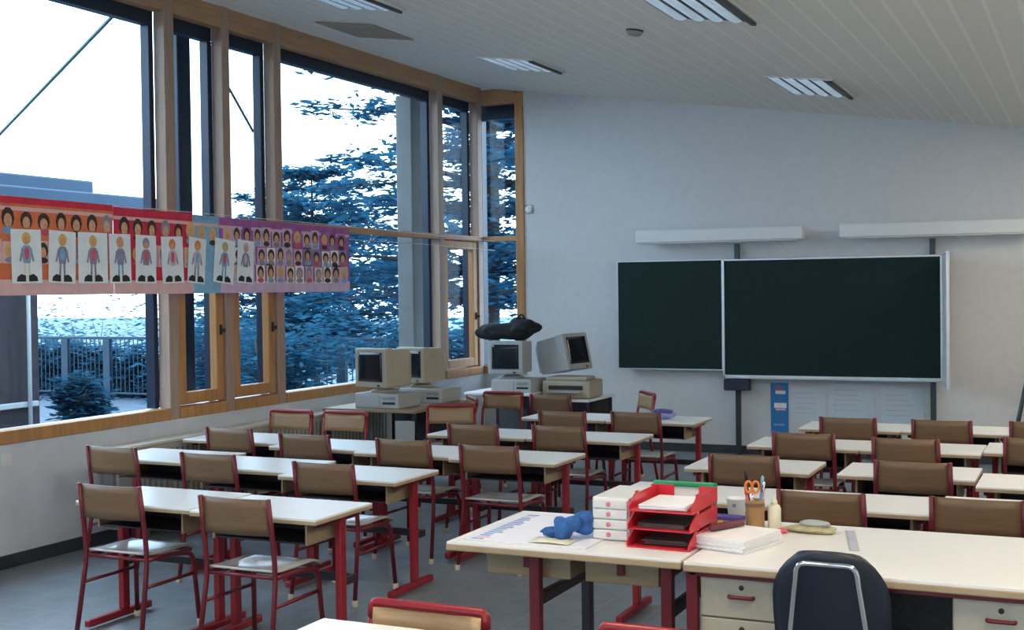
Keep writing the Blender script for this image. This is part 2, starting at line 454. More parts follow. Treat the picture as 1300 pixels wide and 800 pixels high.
t = empty('ceiling_vent', (-5.38, 8.88, ceil_z(-5.38) - .001), label='flat brownish vent panel in the ceiling beside the window head', cat='vent'); t.rotation_euler = (0, slope, 0)
q = MB(); q.box(-.27, .27, -.33, .33, -.012, -.002, M['ventbrown'], .003); q.build('panel', t)
q = MB()
for k in range(9): q.box(-.23, .23, -.28 + k * .065, -.25 + k * .065, -.016, -.012, M['ventbrown'])
q.build('slat', t)
t = empty('smoke_detector', (-2.84, 8.22, ceil_z(-2.84)), label='small dark round detector on the ceiling', cat='smoke detector'); t.rotation_euler = (0, slope, 0)
q = MB(); q.lathe([(.055, -.002), (.055, -.02), (.04, -.038), (.0, -.042)], M['grey']); q.build('detector_body', t)
q = MB(); q.lathe([(.06, 0), (.06, -.01)], M['black']); q.build('detector_base', t)

# ------------------------------------------------------------------ pupil chairs
def make_chair(hoop, front=False):
    t = empty('school_chair', cat='chair')
    red = M['redbright'] if hoop else M['red']
    s = MB()
    def seat(u, v):
        x = (u - .5) * .37; y = .015 + v * .385
        z = .422 - .012 * math.cos((u - .5) * PI) * math.sin(PI * min(v * 1.2, 1)) - (.03 * ((v - .8) / .2) ** 2 if v > .8 else 0) + (.008 * (1 - v / .15) if v < .15 else 0)
        return (x, y, z)
    s.sheet(seat, 8, 12, .011, M['seat']); s.build('seat', t)
    b = MB()
    hw = .183 if not hoop else .178
    zt = .765 if not hoop else .765
    zb = .597 if not hoop else .635
    def back(u, v):
        x = (u - .5) * 2 * hw
        return (x, -.018 - .022 * math.cos((u - .5) * PI) - .02 * v + .012, zb + (zt - zb) * v)
    b.sheet(back, 10, 4, .011, M['plylight'] if front else M['plyshade'] if hoop else M['ply']); b.build('backrest', t)
    for sx in (-1, 1):
        l = MB(); l.tube([(sx * .205, -.055, .012), (sx * .192, .012, .40), (sx * .192, -.002, .56), (sx * .189, -.034, .768 if not hoop else .735)], .0125, red, 8, .06)
        o = l.build('leg', t)
        c = MB(); c.lathe([(.015, 0), (.0165, .004), (.0165, .03), (.013, .034)], M['cap'], 10, Matrix.Translation((sx * .206, -.056, 0))); c.build('foot_cap', o)
        l = MB(); l.tube([(sx * .205, .385, .012), (sx * .187, .36, .375), (sx * .187, .20, .398), (sx * .192, .012, .402)], .0125, red, 8, .05)
        o = l.build('leg', t)
        c = MB(); c.lathe([(.015, 0), (.0165, .004), (.0165, .03), (.013, .034)], M['cap'], 10, Matrix.Translation((sx * .206, .386, 0))); c.build('foot_cap', o)
        l = MB(); l.tube([(sx * .190, .368, .27), (sx * .195, -.012, .27)], .0095, red, 8); l.build('side_rail', t)
    l = MB(); l.tube([(-.187, .35, .392), (.187, .35, .392)], .0095, red, 8); l.build('stretcher', t)
    l = MB(); l.tube([(-.192, .012, .402), (.192, .012, .402)], .0095, red, 8); l.build('stretcher', t)
    if hoop:
        l = MB(); l.tube([(-.189, -.034, .735), (-.188, -.037, .777), (.188, -.037, .777), (.189, -.034, .735)], .0145, red, 8, .035); l.build('top_rail', t)
    return t
CH = Kind(make_chair(False)); CHH = Kind(make_chair(True)); CHF = Kind(make_chair(True, True))
GA = 'brown pupil chairs facing the chalkboard'; GB = 'pupil chairs with a red hoop round the back'
BR = 'brown-backed red chair '
for x, y, lab in (
    (-4.39, 4.80, BR + 'standing nearest the window wall in the nearest desk row'),
    (-3.57, 4.71, BR + 'at the aisle end of the nearest window-side desk row'),
    (-5.49, 6.02, BR + 'in front of the radiator end, second window-side row'),
    (-4.70, 5.95, BR + 'in the middle of the second window-side row'),
    (-3.83, 5.84, BR + 'at the aisle end of the second window-side row'),
    (-5.45, 7.13, BR + 'nearest the radiator in the third window-side row'),
    (-4.72, 6.97, BR + 'second from the radiator in the third window-side row'),
    (-3.95, 6.93, BR + 'third from the radiator in the third window-side row'),
    (-3.31, 6.84, BR + 'with open legs visible behind the teacher table, third window-side row'),
    (-3.93, 7.87, BR + 'half hidden behind the third row, left of two in the fourth row'),
    (-3.32, 7.96, BR + 'at the aisle end of the fourth window-side row, covering another chair'),
    (-3.70, 8.94, BR + 'peeping over the back of the fourth-row aisle chair'),
    (-3.14, 9.04, BR + 'at the aisle end of the farthest window-side row'),
    (-4.375, 10.30, BR + 'below the tilted monitor by the board wall'),
    (-1.77, 6.91, BR + 'behind the pen pot on the teacher desk, board-side middle row'),
    (-1.68, 8.07, BR + 'below the blue poster in the second board-side row from the wall'),
    (-1.58, 9.10, BR + 'left one in the row closest to the board wall'),
    (-.87, 6.94, BR + 'widest showing one in the board-side middle row, between two desks'),
    (-1.04, 7.97, BR + 'centre one in the second board-side row from the wall'),
    (-.95, 9.12, BR + 'under the right end of the chalkboard, row closest to the wall'),
    (-.30, 8.22, BR + 'cut by the right edge of the picture, second row from the wall'),
    (-.32, 9.19, BR + 'cut by the right edge of the picture, row closest to the wall'),
    (-1.125, 5.78, BR + 'directly behind the teacher desk, beside the khaki cloth'),
    (-.46, 5.83, BR + 'directly behind the teacher desk at the right edge of the picture'),
):
    CH.put((x, y, 0), 0, lab, GA)
for x, y, rz, lab in (
    (-1.765, 3.18, PI, 'light-backed red hoop chair tucked under the white foreground desk'),
    (-1.035, 3.18, PI, 'red hoop chair whose rim just shows in front of the teacher drawers'),
    (-5.68, 8.15, PI, 'red hoop chair facing the viewer below the casement window'),
    (-5.21, 8.19, PI, 'red hoop chair facing the viewer in front of the computer desk'),
    (-4.67, 8.93, R(200), 'red hoop chair turned askew at the end of the computer desk'),
    (-4.86, 9.62, R(128), 'partly hidden red hoop chair between two other hoop chairs'),
    (-4.82, 10.20, PI, 'tallest showing red hoop chair in front of the grey monitor with the bag'),
    (-3.60, 10.55, R(128), 'small red hoop chair by the board wall below the left chalkboard wing'),
):
    (CHF if y < 4 else CHH).put((x, y, 0), rz, lab, GB)

# ------------------------------------------------------------------ pupil desks
def make_desk(w=.85, d=.5):
    t = empty('pupil_desk', cat='desk')
    q = MB(); q.box(-w / 2, w / 2, 0, d, .639, .660, M['laminate'], .003)
    top = q.build('desk_top', t)
    q = MB(); q.box(-w / 2 - .001, w / 2 + .001, -.001, d + .001, .632, .652, M['edge'], .004); q.build('edge_band', top)
    q = MB()
    a, b = -w / 2 + .10, w / 2 - .10
    q.box(a, b, .07, .36, .525, .533, M['darksteel'], .002); q.box(a, b, .348, .36, .533, .630, M['darksteel'], .002)  # tray bottom and back dark: shade under the top put into their colour
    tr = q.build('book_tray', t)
    for xx in (a - .012, b):
        q = MB(); q.box(xx, xx + .012, .06, .40, .522, .631, M['tray'], .002); q.build('tray_end', tr)
    for sx in (-1, 1):
        x = sx * (w / 2 - .05)
        q = MB(); q.box(x - .018, x + .018, .26, .31, .05, .632, M['redbright'], .006); lg = q.build('leg', t)
        q = MB(); q.box(x - .02, x + .02, .01, d - .02, .012, .05, M['redbright'], .008); q.build('foot', lg)
        q = MB(); q.box(x - .016, x + .016, .06, .42, .605, .632, M['red'], .004); q.build('bracket', lg)
    q = MB(); q.box(-w / 2 + .068, w / 2 - .068, .405, .435, .28, .32, M['darksteel'], .004)
    for sx in (-1, 1): q.box(sx * (w / 2 - .068) - .012, sx * (w / 2 - .068) + .012, .29, .435, .28, .32, M['darksteel'], .004)
    q.build('crossbar', t)
    return t
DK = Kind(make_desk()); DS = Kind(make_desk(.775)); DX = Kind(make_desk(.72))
GD = 'white-topped red-legged pupil desks'
WD = 'white-topped red-legged desk '
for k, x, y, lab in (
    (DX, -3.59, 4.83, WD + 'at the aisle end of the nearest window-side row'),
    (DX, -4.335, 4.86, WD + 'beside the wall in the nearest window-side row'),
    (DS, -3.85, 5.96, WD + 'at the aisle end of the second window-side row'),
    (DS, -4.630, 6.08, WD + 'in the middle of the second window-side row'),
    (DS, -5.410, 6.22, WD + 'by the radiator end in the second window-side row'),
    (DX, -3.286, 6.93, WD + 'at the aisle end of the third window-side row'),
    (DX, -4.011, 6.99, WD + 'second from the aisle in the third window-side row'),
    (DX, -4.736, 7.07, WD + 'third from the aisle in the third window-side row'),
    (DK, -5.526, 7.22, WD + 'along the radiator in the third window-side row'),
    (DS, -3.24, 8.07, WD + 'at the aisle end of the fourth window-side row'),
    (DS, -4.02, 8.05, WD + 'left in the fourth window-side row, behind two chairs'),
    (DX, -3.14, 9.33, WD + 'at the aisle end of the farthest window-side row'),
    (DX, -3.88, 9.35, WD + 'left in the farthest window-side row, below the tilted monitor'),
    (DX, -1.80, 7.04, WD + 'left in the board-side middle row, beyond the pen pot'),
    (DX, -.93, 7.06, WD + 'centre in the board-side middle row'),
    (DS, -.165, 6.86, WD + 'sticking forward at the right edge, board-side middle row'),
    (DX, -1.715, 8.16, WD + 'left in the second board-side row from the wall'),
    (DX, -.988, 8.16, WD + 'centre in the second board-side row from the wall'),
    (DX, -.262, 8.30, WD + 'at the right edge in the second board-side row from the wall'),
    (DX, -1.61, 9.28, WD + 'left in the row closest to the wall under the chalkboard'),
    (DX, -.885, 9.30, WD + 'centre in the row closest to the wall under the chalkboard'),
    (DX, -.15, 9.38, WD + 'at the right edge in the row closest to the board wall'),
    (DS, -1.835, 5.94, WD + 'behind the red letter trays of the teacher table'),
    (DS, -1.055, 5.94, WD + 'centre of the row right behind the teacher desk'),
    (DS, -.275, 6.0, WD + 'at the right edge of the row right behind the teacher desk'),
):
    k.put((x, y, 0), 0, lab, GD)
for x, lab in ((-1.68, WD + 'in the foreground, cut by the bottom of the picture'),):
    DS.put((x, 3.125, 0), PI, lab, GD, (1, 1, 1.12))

# ------------------------------------------------------------------ teacher side table and desk
t = empty('side_table', (-1.79, 4.26, 0), label='white-topped dark red table holding the letter trays, left of the teacher desk', cat='table')
q = MB(); q.box(-.465, .465, 0, .72, .715, .740, M['laminate'], .003); tp = q.build('table_top', t)
q = MB(); q.box(-.467, .467, -.002, .722, .706, .732, M['edge'], .005); q.build('edge_band', tp)
for xx in (-.13, .39):
    q = MB(); q.box(xx - .022, xx + .022, .07, .11, 0, .706, M['red'], .006); q.build('leg', t)
    q = MB(); q.box(xx - .022, xx + .022, .60, .64, 0, .706, M['darksteel'], .006); q.build('leg', t)
    q = MB(); q.box(xx - .016, xx + .016, .11, .60, .50, .545, M['darksteel'], .005); q.build('side_rail', t)
q = MB(); q.box(-.42, .42, .66, .68, .64, .706, M['darksteel'], .004); q.build('apron', t)
for a, b in ((-.36, -.01), (.05, .34)):
    q = MB(); q.box(a, b, .14, .56, .60, .700, M['tray'], .004); d = q.build('drawer', t)
    q = MB(); q.box((a + b) / 2 - .015, (a + b) / 2 + .015, .125, .14, .635, .675, M['red'], .004); q.build('pull', d)

t = empty('teacher_desk', (-1.31, 4.25, 0), label='long white-topped teacher desk with putty drawers and dark red frame', cat='desk')
DW = 1.62; DD = .86
q = MB(); q.box(.0, DW, 0, DD, .715, .740, M['laminate'], .003); tp = q.build('desk_top', t)
q = MB(); q.box(-.002, DW + .002, -.002, DD + .002, .704, .730, M['edge'], .005); q.build('edge_band', tp)
q = MB(); q.box(.012, DW - .012, .02, .045, .686, .704, M['red'], .004); q.build('apron', t)
for xx in (.022, DW - .022):
    for yy in (.04, DD - .05):
        q = MB(); q.box(xx - .02, xx + .02, yy - .02, yy + .02, 0, .704, M['red'], .005); q.build('leg', t)
q = MB(); q.box(.05, DW - .05, DD - .10, DD - .085, .22, .70, M['panelgrey'], .003); q.build('modesty_panel', t)
for a, b in ((.045, .345), (DW - .73, DW - .43)):
    q = MB(); q.box(a, b, .062, .60, .08, .700, M['pedestal'], .004); p = q.build('pedestal', t)
    for z0, z1 in ((.545, .683), (.385, .539), (.095, .379)):
        q = MB(); q.box(a + .004, b - .004, .044, .063, z0, z1, M['pedestal'], .003); d = q.build('drawer', t)
        zc = z1 - .062; xc = (a + b) / 2
        q = MB(); q.tube([(xc - .042, .048, zc), (xc - .042, .028, zc), (xc + .042, .028, zc), (xc + .042, .048, zc)], .007, M['red'], 8, .012); q.build('handle', d)
        q = MB(); q.lathe([(.009, 0), (.009, .006), (.006, .009)], M['darksteel'], 12, Matrix.Translation((xc, .046, zc + .032)) @ Matrix.Rotation(PI / 2, 4, 'X')); q.build('lock', d)

# teacher chair: dark shell, chrome frame behind
t = empty('teacher_chair', (-.785, 4.16, 0), label='dark navy plastic shell chair with a chrome back frame at the teacher desk', cat='chair')
def shell_back(u, v):
    half = .190 * (1 - .10 * max(0, .4 - v)) * (1 - max(0, (v - .55) / .45) ** 2.6 * .42)
    x = (u - .5) * 2 * half
    return (x, .035 * (1 - math.cos((u - .5) * PI * .9)) * 1.6 - .05 * v, .47 + .37 * v - .03 * ((u - .5) * 2) ** 4 * v)
q = MB(); q.sheet(shell_back, 14, 14, .014, M['navy']); q.build('backrest', t)
q = MB(); q.sheet(lambda u, v: ((u - .5) * .32, .0 + v * .40, .455 - .015 * math.sin(PI * u) - (.05 * ((v - .8) / .2) ** 2 if v > .8 else 0) + (.03 * (1 - v / .15) ** 2 if v < .15 else 0)), 10, 12, .014, M['navy']); q.build('seat', t)
q = MB(); q.tube([(-.135, .02, .43), (-.125, -.035, .55), (-.093, -.068, .802), (.093, -.068, .802), (.125, -.035, .55), (.135, .02, .43)], .009, M['chrome'], 10, .03); q.build('back_frame', t)
for sx in (-1, 1):
    q = MB(); q.tube([(sx * .16, -.10, .0), (sx * .145, .05, .41), (sx * .135, .02, .43)], .011, M['chrome'], 10, .04); q.build('leg', t)
    q = MB(); q.tube([(sx * .16, .40, .0), (sx * .145, .32, .40), (sx * .145, .05, .41)], .011, M['chrome'], 10, .04); q.build('leg', t)

# ------------------------------------------------------------------ things on the teacher table and desk (tops at 0.74)
ZT = .7405
t = empty('desk_calendar', (-2.0, 4.34, ZT), 0, 'large white desk calendar sheet with a blue printed edge on the side table', 'calendar')
q = MB(); q.box(-.21, .30, -.03, .58, 0, .004, M['calendar'], .001); q.build('sheet', t)
q = MB()
rnd = random.Random(4)
for k in range(16):
    yy = -.015 + k * .035
    q.box(-.18, -.125 + rnd.uniform(-.015, .01), yy, yy + .022, .0042, .0046, rnd.choice([M['bluepale'], M['bluepale'], M['bluepale'], M['ppink'], M['drawblue']]))
q.build('printed_margin', t)
t = tag(MB().sheet(lambda u, v: (.16 * (u - .5), .10 * (v - .5), .002 + .004 * math.sin(PI * u)), 6, 3, .002, M['cream']).build('paper_slip', loc=(-1.86, 4.375, ZT + .006)), 'pale slip of paper under the blue crumpled cloth', 'paper')
t = empty('crumpled_cloth', (-1.835, 4.45, ZT + .018), label='blue crumpled cloth lying on the side table', cat='cloth')
q = MB(); q.blob((0, -.01, .038), (.055, .055, .042), M['blue'], 3, .28); q.blob((.06, .045, .045), (.045, .05, .045), M['blue'], 8, .25); q.blob((-.04, -.025, .015), (.05, .03, .018), M['blue'], 5, .3); q.build('cloth')
o = bpy.data.objects['cloth']; o.parent = t

t = empty('drawer_unit', (-1.672, 4.50, ZT), 0, 'white desktop drawer unit with pink spots, left of the red trays', 'drawer unit')
q = MB(); q.box(-.075, .075, .0, .30, 0, .165, M['white'], .006); q.build('body', t)
for k in range(4):
    z0 = .006 + k * .039
    q = MB(); q.box(-.070, .070, -.012, .002, z0, z0 + .035, M['white'], .004); d = q.build('drawer', t)
    q = MB(); q.lathe([(.009, 0), (.009, .005), (.005, .007)], M['pink'], 12, Matrix.Translation((-.005, -.011, z0 + .018)) @ Matrix.Rotation(PI / 2, 4, 'X')); q.build('spot_handle', d)

def letter_tray():
    t = empty('letter_tray', cat='letter tray')
    q = MB()
    w, d, h = .245, .32, .055
    q.box(-w / 2, w / 2, 0, d, 0, .004, M['redplastic'], .001)
    q.add([(-w / 2, 0, .004), (-w / 2, d, .004), (-w / 2, d, h), (-w / 2, .06, h), (-w / 2, 0, .02), (-w / 2 + .005, 0, .004), (-w / 2 + .005, d, .004), (-w / 2 + .005, d, h), (-w / 2 + .005, .06, h), (-w / 2 + .005, 0, .02)],
          [[0, 1, 2, 3, 4], [9, 8, 7, 6, 5], [0, 5, 6, 1], [1, 6, 7, 2], [2, 7, 8, 3], [3, 8, 9, 4], [4, 9, 5, 0]], M['redplastic'])
    q.add([(w / 2, 0, .004), (w / 2, d, .004), (w / 2, d, h), (w / 2, .06, h), (w / 2, 0, .02), (w / 2 - .005, 0, .004), (w / 2 - .005, d, .004), (w / 2 - .005, d, h), (w / 2 - .005, .06, h), (w / 2 - .005, 0, .02)],
          [[0, 4, 3, 2, 1], [5, 6, 7, 8, 9], [0, 1, 6, 5], [1, 2, 7, 6], [2, 3, 8, 7], [3, 4, 9, 8], [4, 0, 5, 9]], M['redplastic'])
    q.box(-w / 2 + .006, -.05, d - .006, d, .004, h, M['redplastic'], .001); q.box(.05, w / 2 - .006, d - .006, d, .004, h, M['redplastic'], .001)
    q.build('tray_body', t)
    for sx in (-1, 1):
        for yy in (.08, .26):
            q = MB(); q.box(sx * (w / 2 - .004) - .004, sx * (w / 2 - .004) + .004, yy - .012, yy + .012, h - .002, h + .009, M['redplastic'], .001); q.build('stacking_peg', t)
    return t
LT = Kind(letter_tray())
for k, lab in enumerate(('red letter tray, bottom of the stack on the side table', 'red letter tray, middle of the stack on the side table', 'red letter tray, topmost of the stack, holding white paper')):
    LT.put((-1.455 + .004 * k, 4.40 + .006 * k, ZT + .0665 * k + .0005), R(-3 + k), lab, 'stacked red letter trays')
def papers(name, loc, rz, n, w, d, th, label, m='whitepaper', seed=1, cat='paper stack', group=None):
    t = empty(name, loc, rz, label, cat, group)
    rnd = random.Random(seed)
    for k in range(n):
        q = MB(); dx, dy, a = rnd.uniform(-.006, .006), rnd.uniform(-.006, .006), rnd.uniform(-.06, .06)
        q.box(-w / 2, w / 2, -d / 2, d / 2, k * th, (k + 1) * th - .0004, M[m], .001, 1, T=Matrix.Translation((dx, dy, 0)) @ Matrix.Rotation(a, 4, 'Z'))
        q.build('paper', t)
    return t
papers('paper_stack', (-1.445, 4.56, ZT + .139), 0, 4, .18, .25, .004, 'white papers lying in the topmost red letter tray')
papers('paper_stack', (-1.447, 4.56, ZT + .0725), 0, 3, .18, .25, .005, 'dark printed papers in the middle red letter tray', 'paperdark', 3)
papers('paper_stack', (-1.447, 4.565, ZT + .0085), 0, 3, .165, .24, .006, 'dark printed papers in the bottom red letter tray', 'paperdark', 5)
papers('paper_stack', (-1.205, 4.59, ZT), R(-16), 7, .21, .28, .007, 'pile of white papers on the teacher desk, beside the red trays', 'whitepaper', 6)
t = empty('pencil_case', (-1.255, 4.63, ZT + .0505), R(62), 'slim dark red pencil case on the pile of white papers', 'pencil case')
q = MB(); q.tube([(-.095, 0, .013), (-.085, 0, .013), (.085, 0, .013), (.095, 0, .013)], [.004, .0125, .0125, .004], M['caseplum'], 10); q.build('case_body', t)
q = MB(); q.box(-.08, .08, -.002, .002, .0245, .0265, M['darksteel']); q.build('zip', t)

# green tray and white box, far side of the side table
t = empty('green_tray', (-1.51, 4.90, ZT), 0, 'green rimmed plastic tray standing behind the red letter trays', 'tray')
q = MB(); q.box(-.12, .12, 0, .025, 0, .16, M['white'], .006, T=Matrix.Rotation(R(-8), 4, 'X')); q.build('tray_floor', t)
q = MB()
T8 = Matrix.Rotation(R(-8), 4, 'X')
for a, b, c, d in ((-.13, .13, .150, .176), (-.13, .13, -.004, .014), (-.13, -.11, .0, .165), (.105, .13, .0, .165)): q.box(a, b, -.012, .035, c + .004, d, M['green'], .006, T=T8)
q.build('rim', t)
t = empty('paper_cup', (-1.315, 5.0, ZT), label='white paper cup beside the brown pen pot', cat='cup')
q = MB(); q.lathe([(.030, 0), (.040, .10), (.042, .102), (.042, .107), (.038, .107), (.028, .006)], M['whitepaper'], 20); q.build('cup_body', t)
q = MB(); q.box(-.008, .008, -.042, -.0385, .075, .087, M['drawgrey'], .001); q.build('printed_mark', t)
t = empty('card_box', (-1.315, 4.85, ZT), R(-6), 'purple and blue card box with coloured pieces, in front of the pen pot', 'box')
q = MB(); q.box(-.065, .065, -.03, .03, 0, .06, M['purple'], .003); q.build('box_body', t)
q = MB()
for k, m in enumerate(('drawred', 'yellow', 'bluepale', 'whitepaper')): q.box(-.055 + .028 * k, -.03 + .028 * k, -.0325, -.0305, .012, .045, M[m], .001)
q.build('printed_front', t)
t = empty('marker_block', (-1.30, 4.785, ZT), R(10), 'small yellow and red block by the white paper pile', 'block')
q = MB(); q.box(-.03, .03, -.018, .018, 0, .018, M['yellow'], .004); q.build('block_body', t)
q = MB(); q.box(-.03, .005, -.018, .018, .0182, .032, M['drawred'], .004); q.build('block_top', t)
t = empty('pen_pot', (-1.215, 4.90, ZT), label='brown round pen pot on the teacher desk', cat='pen pot')
q = MB(); q.lathe([(.036, 0), (.037, .004), (.037, .115), (.039, .12), (.033, .12), (.032, .008)], M['brown'], 22); q.build('pot_body', t)
q = MB(); q.lathe([(.0378, .095), (.0385, .097), (.0385, .107), (.0378, .109)], M['ply'], 22); q.build('band', t)
rnd = random.Random(11)
pens = [('black', 'black marker standing tallest in the brown pen pot', -.022, .010, .225),
        ('drawred', 'red pen in the brown pen pot', -.018, -.010, .17), ('drawblue', 'blue pen in the brown pen pot', .016, .004, .205), ('drawgrey', 'grey pen in the brown pen pot', .021, -.006, .185)]
for m, lab, dx, dy, h in pens:
    t = empty('pen', (-1.215 + dx * .8, 4.90 + dy * .8, ZT + .010), label=lab, cat='pen', group='pens in the pot')
    ax = Vector((dx * 1.1, dy * .8, h))
    q = MB(); q.tube([(0, 0, 0), ax * .78], .006, M[m], 8); q.build('barrel', t)
    q = MB(); q.tube([ax * .78, ax * .97, ax], [.007, .0065, .003], M[m] if m != 'drawgrey' else M['chrome'], 8); q.build('cap', t)
t = empty('scissors', (-1.222, 4.885, ZT + .012), R(20), 'orange-handled scissors standing in the brown pen pot', 'scissors')
for sx in (-1, 1):
    q = MB(); q.tube([(sx * .004, 0, 0), (sx * .006, 0, .10), (-sx * .006, 0, .135)], .004, M['chrome'], 6); q.build('blade', t)
    q = MB(); q.tube([(sx * (.014 + .013 * math.cos(a)), 0, .160 + .022 * math.sin(a)) for a in [2 * PI * k / 14 for k in range(15)]], .0055, M['orange'], 6, cap=False); q.build('handle', t)
t = empty('glue_bottle', (-1.145, 4.93, ZT), label='cream plastic glue bottle right of the pen pot', cat='bottle')
q = MB(); q.lathe([(.024, 0), (.026, .004), (.026, .085), (.02, .098), (.012, .102)], M['cream'], 20); q.build('bottle_body', t)
q = MB(); q.lathe([(.012, .1025), (.012, .114), (.006, .126), (.003, .128)], M['cream'], 16); q.build('cap', t)
t = tag(MB().blob((0, 0, .011), (.02, .012, .011), M['drawred'], 2, .15).build('eraser', loc=(-1.10, 4.87, ZT)), 'tiny dark red eraser by the glue bottle', 'eraser')
t = empty('chalk_cloth', (-1.0, 4.93, ZT), R(-4), 'khaki folded chalk cloth lying on the teacher desk', 'cloth')
q = MB(); q.blob((0, 0, .012), (.10, .05, .016), M['sponge'], 4, .16); q.build('cloth_fold', t)
q = MB(); q.blob((.012, .01, .034), (.062, .034, .013), M['greypc'], 9, .16); q.build('upper_fold', t)
t = empty('ruler', (-.826, 4.82, ZT), R(12), 'grey flat ruler across the teacher desk', 'ruler')
q = MB(); q.box(-.018, .018, -.19, .19, 0, .003, M['ruler'], .001); q.build('ruler_body', t)
q = MB()
for k in range(37): q.box(-.018, -.018 + (.010 if k % 5 == 0 else .006), -.182 + k * .01, -.1812 + k * .01, .003, .0032, M['black'])
q.build('graduation', t)
t = empty('folded_garment', (-3.13, 9.56, .661), label='small blue folded garment on the farthest window-side desk', cat='garment')
q = MB(); q.blob((0, 0, .03), (.13, .07, .03), M['bluepale'], 6, .12); q.build('fabric', t)
q = MB(); q.blob((.03, -.01, .066), (.08, .045, .018), M['purple'], 7, .12); q.build('upper_fold', t)

# ------------------------------------------------------------------ chalkboard and what hangs round it
yb = YB
t = empty('chalkboard', (-2.33, yb - .12, 0), label='green wall chalkboard with opened side wings on steel posts', cat='chalkboard')
q = MB(); q.box(-1.06, 1.02, -.02, .012, .815, 1.965, M['board'], .003); mp = q.build('main_panel', t)
q = MB()
q.box(-1.075, 1.035, -.03, .014, .785, .815, M['alu'], .004); q.box(-1.075, 1.035, -.03, .014, 1.965, 1.985, M['alu'], .004)
q.box(-1.080, -1.06, -.03, .014, .785, 1.985, M['alu'], .004); q.box(1.02, 1.04, -.03, .014, .785, 1.985, M['alu'], .004)
q.build('frame', mp)
q = MB(); q.box(-1.03, 1.02, -.085, -.03, .782, .795, M['alu'], .003); q.build('chalk_ledge', mp)
q = MB(); q.box(-2.20, -1.09, -.02, .0, .868, 1.975, M['board'], .003); wl = q.build('wing', t)
q = MB()
for a, b, c, d in ((-2.21, -1.085, .856, .868), (-2.21, -1.085, 1.975, 1.987), (-2.215, -2.20, .856, 1.987), (-1.09, -1.078, .856, 1.987)): q.box(a, b, -.025, .004, c, d, M['alu'], .002)
q.build('frame', wl)
# right wing folded far forward
ang = R(-82.5)
Tw = Matrix.Translation((1.055, -.03, 0)) @ Matrix.Rotation(ang, 4, 'Z')
q = MB(); q.box(0, 1.02, -.011, .011, .80, 1.975, M['white'], .003, T=Tw); wr = q.build('wing', t)
wr['label'] = 'white enamel wing swung forward'
q = MB()
for a, b, c, d in ((0, 1.02, .788, .80), (0, 1.02, 1.975, 1.987), (1.02, 1.032, .788, 1.987)): q.box(a, b, -.014, .014, c, d, M['alu'], .002, T=Tw)
q.build('frame', wr)
for xx in (-.945, .945):
    q = MB(); q.box(xx - .025, xx + .025, .03, .075, 0.0, 2.14, M['post'], .004); q.build('post', t)
q = MB(); q.box(-1.06, -.80, -.09, .01, .66, .775, M['navy'], .01); q.build('counterweight_box', t)
for x, lab in ((-3.43, 'long white wall lamp above the left half of the chalkboard'), (-1.36, 'long white wall lamp above the right end of the chalkboard')):
    t = empty('wall_lamp', (x, yb, 0), label=lab, cat='wall lamp', group='wall lamps above the chalkboard')
    q = MB(); q.box(-.86, .86, -.27, -.14, 2.165, 2.295, M['lampwhite'], .012); q.build('lamp_housing', t)
    q = MB(); q.box(-.80, .80, -.255, -.155, 2.155, 2.166, M['white'], .004); q.build('diffuser', t)
    for xx in (-.6, .6):
        q = MB(); q.box(xx - .02, xx + .02, -.145, 0, 2.21, 2.25, M['grey'], .004); q.build('bracket', t)
t = empty('wall_poster', (-2.87, yb - .006, 0), label='narrow blue poster with white patches on the wall below the chalkboard', cat='poster')
q = MB(); q.box(-.09, .09, 0, .004, .22, .73, M['posterblue'], .001); q.build('sheet', t)
for z, h, m, a, b in ((.62, .035, 'whitepaper', -.04, .06), (.665, .025, 'drawred', -.05, .03), (.48, .05, 'whitepaper', -.055, .07), (.455, .02, 'ppink', -.04, .06), (.30, .02, 'bluepale', -.06, .05)):
    q = MB(); q.box(a, b, -.002, -.0002, z, z + h, M[m]); q.build('printed_block', t)
for x, w, z0, z1, lab in ((-2.58, .35, .34, .70, 'pale paper notice pinned beside the blue poster'), (-2.16, .44, .30, .74, 'wide pale paper notice in the middle of the wall under the chalkboard'), (-1.68, .40, .34, .70, 'pale paper notice beside the steel post under the chalkboard')):
    t = empty('paper_notice', (x, yb - .005, 0), label=lab, cat='notice', group='paper notices under the chalkboard')
    q = MB(); q.box(-w / 2, w / 2, 0, .003, z0, z1, M['posterpale'], .001); q.build('sheet', t)
    q = MB()
    for k in range(5): q.box(-w * .4, w * (.1 + .06 * (k % 3)), -.001, -.0002, z1 - .07 - .05 * k, z1 - .06 - .05 * k, M['faint'])
    q.build('printed_line', t)
t = empty('wall_thermostat', (-5.60, yb, 2.58), label='small round white thermostat beside the corner window', cat='thermostat')
q = MB(); q.lathe([(.045, 0), (.045, .012), (.036, .026), (.0, .028)], M['white'], 20, Matrix.Rotation(PI / 2, 4, 'X')); q.build('dial', t)
q = MB(); q.box(-.05, .05, -.006, 0, -.05, .05, M['grey'], .003); q.build('back_plate', t)
# easel leaning at the right edge
t = empty('flipchart_easel', (-.18, 11.45, 0), 0, 'dark grey easel with a white pad, cut by the right edge', 'easel')
for sx in (-1, 1):
    q = MB(); q.tube([(sx * .50, -.15, 0), (sx * .26, .03, 1.25)], .018, M['post'], 8); q.build('leg', t)
q = MB(); q.tube([(0, .60, 0), (0, .08, 1.25)], .016, M['post'], 8); q.build('leg', t)
q = MB(); q.box(-.27, .27, .0, .015, .62, 1.22, M['whitepaper'], .003, T=Matrix.Rotation(R(-6), 4, 'X') @ Matrix.Translation((0, .02, .02))); q.build('pad', t)

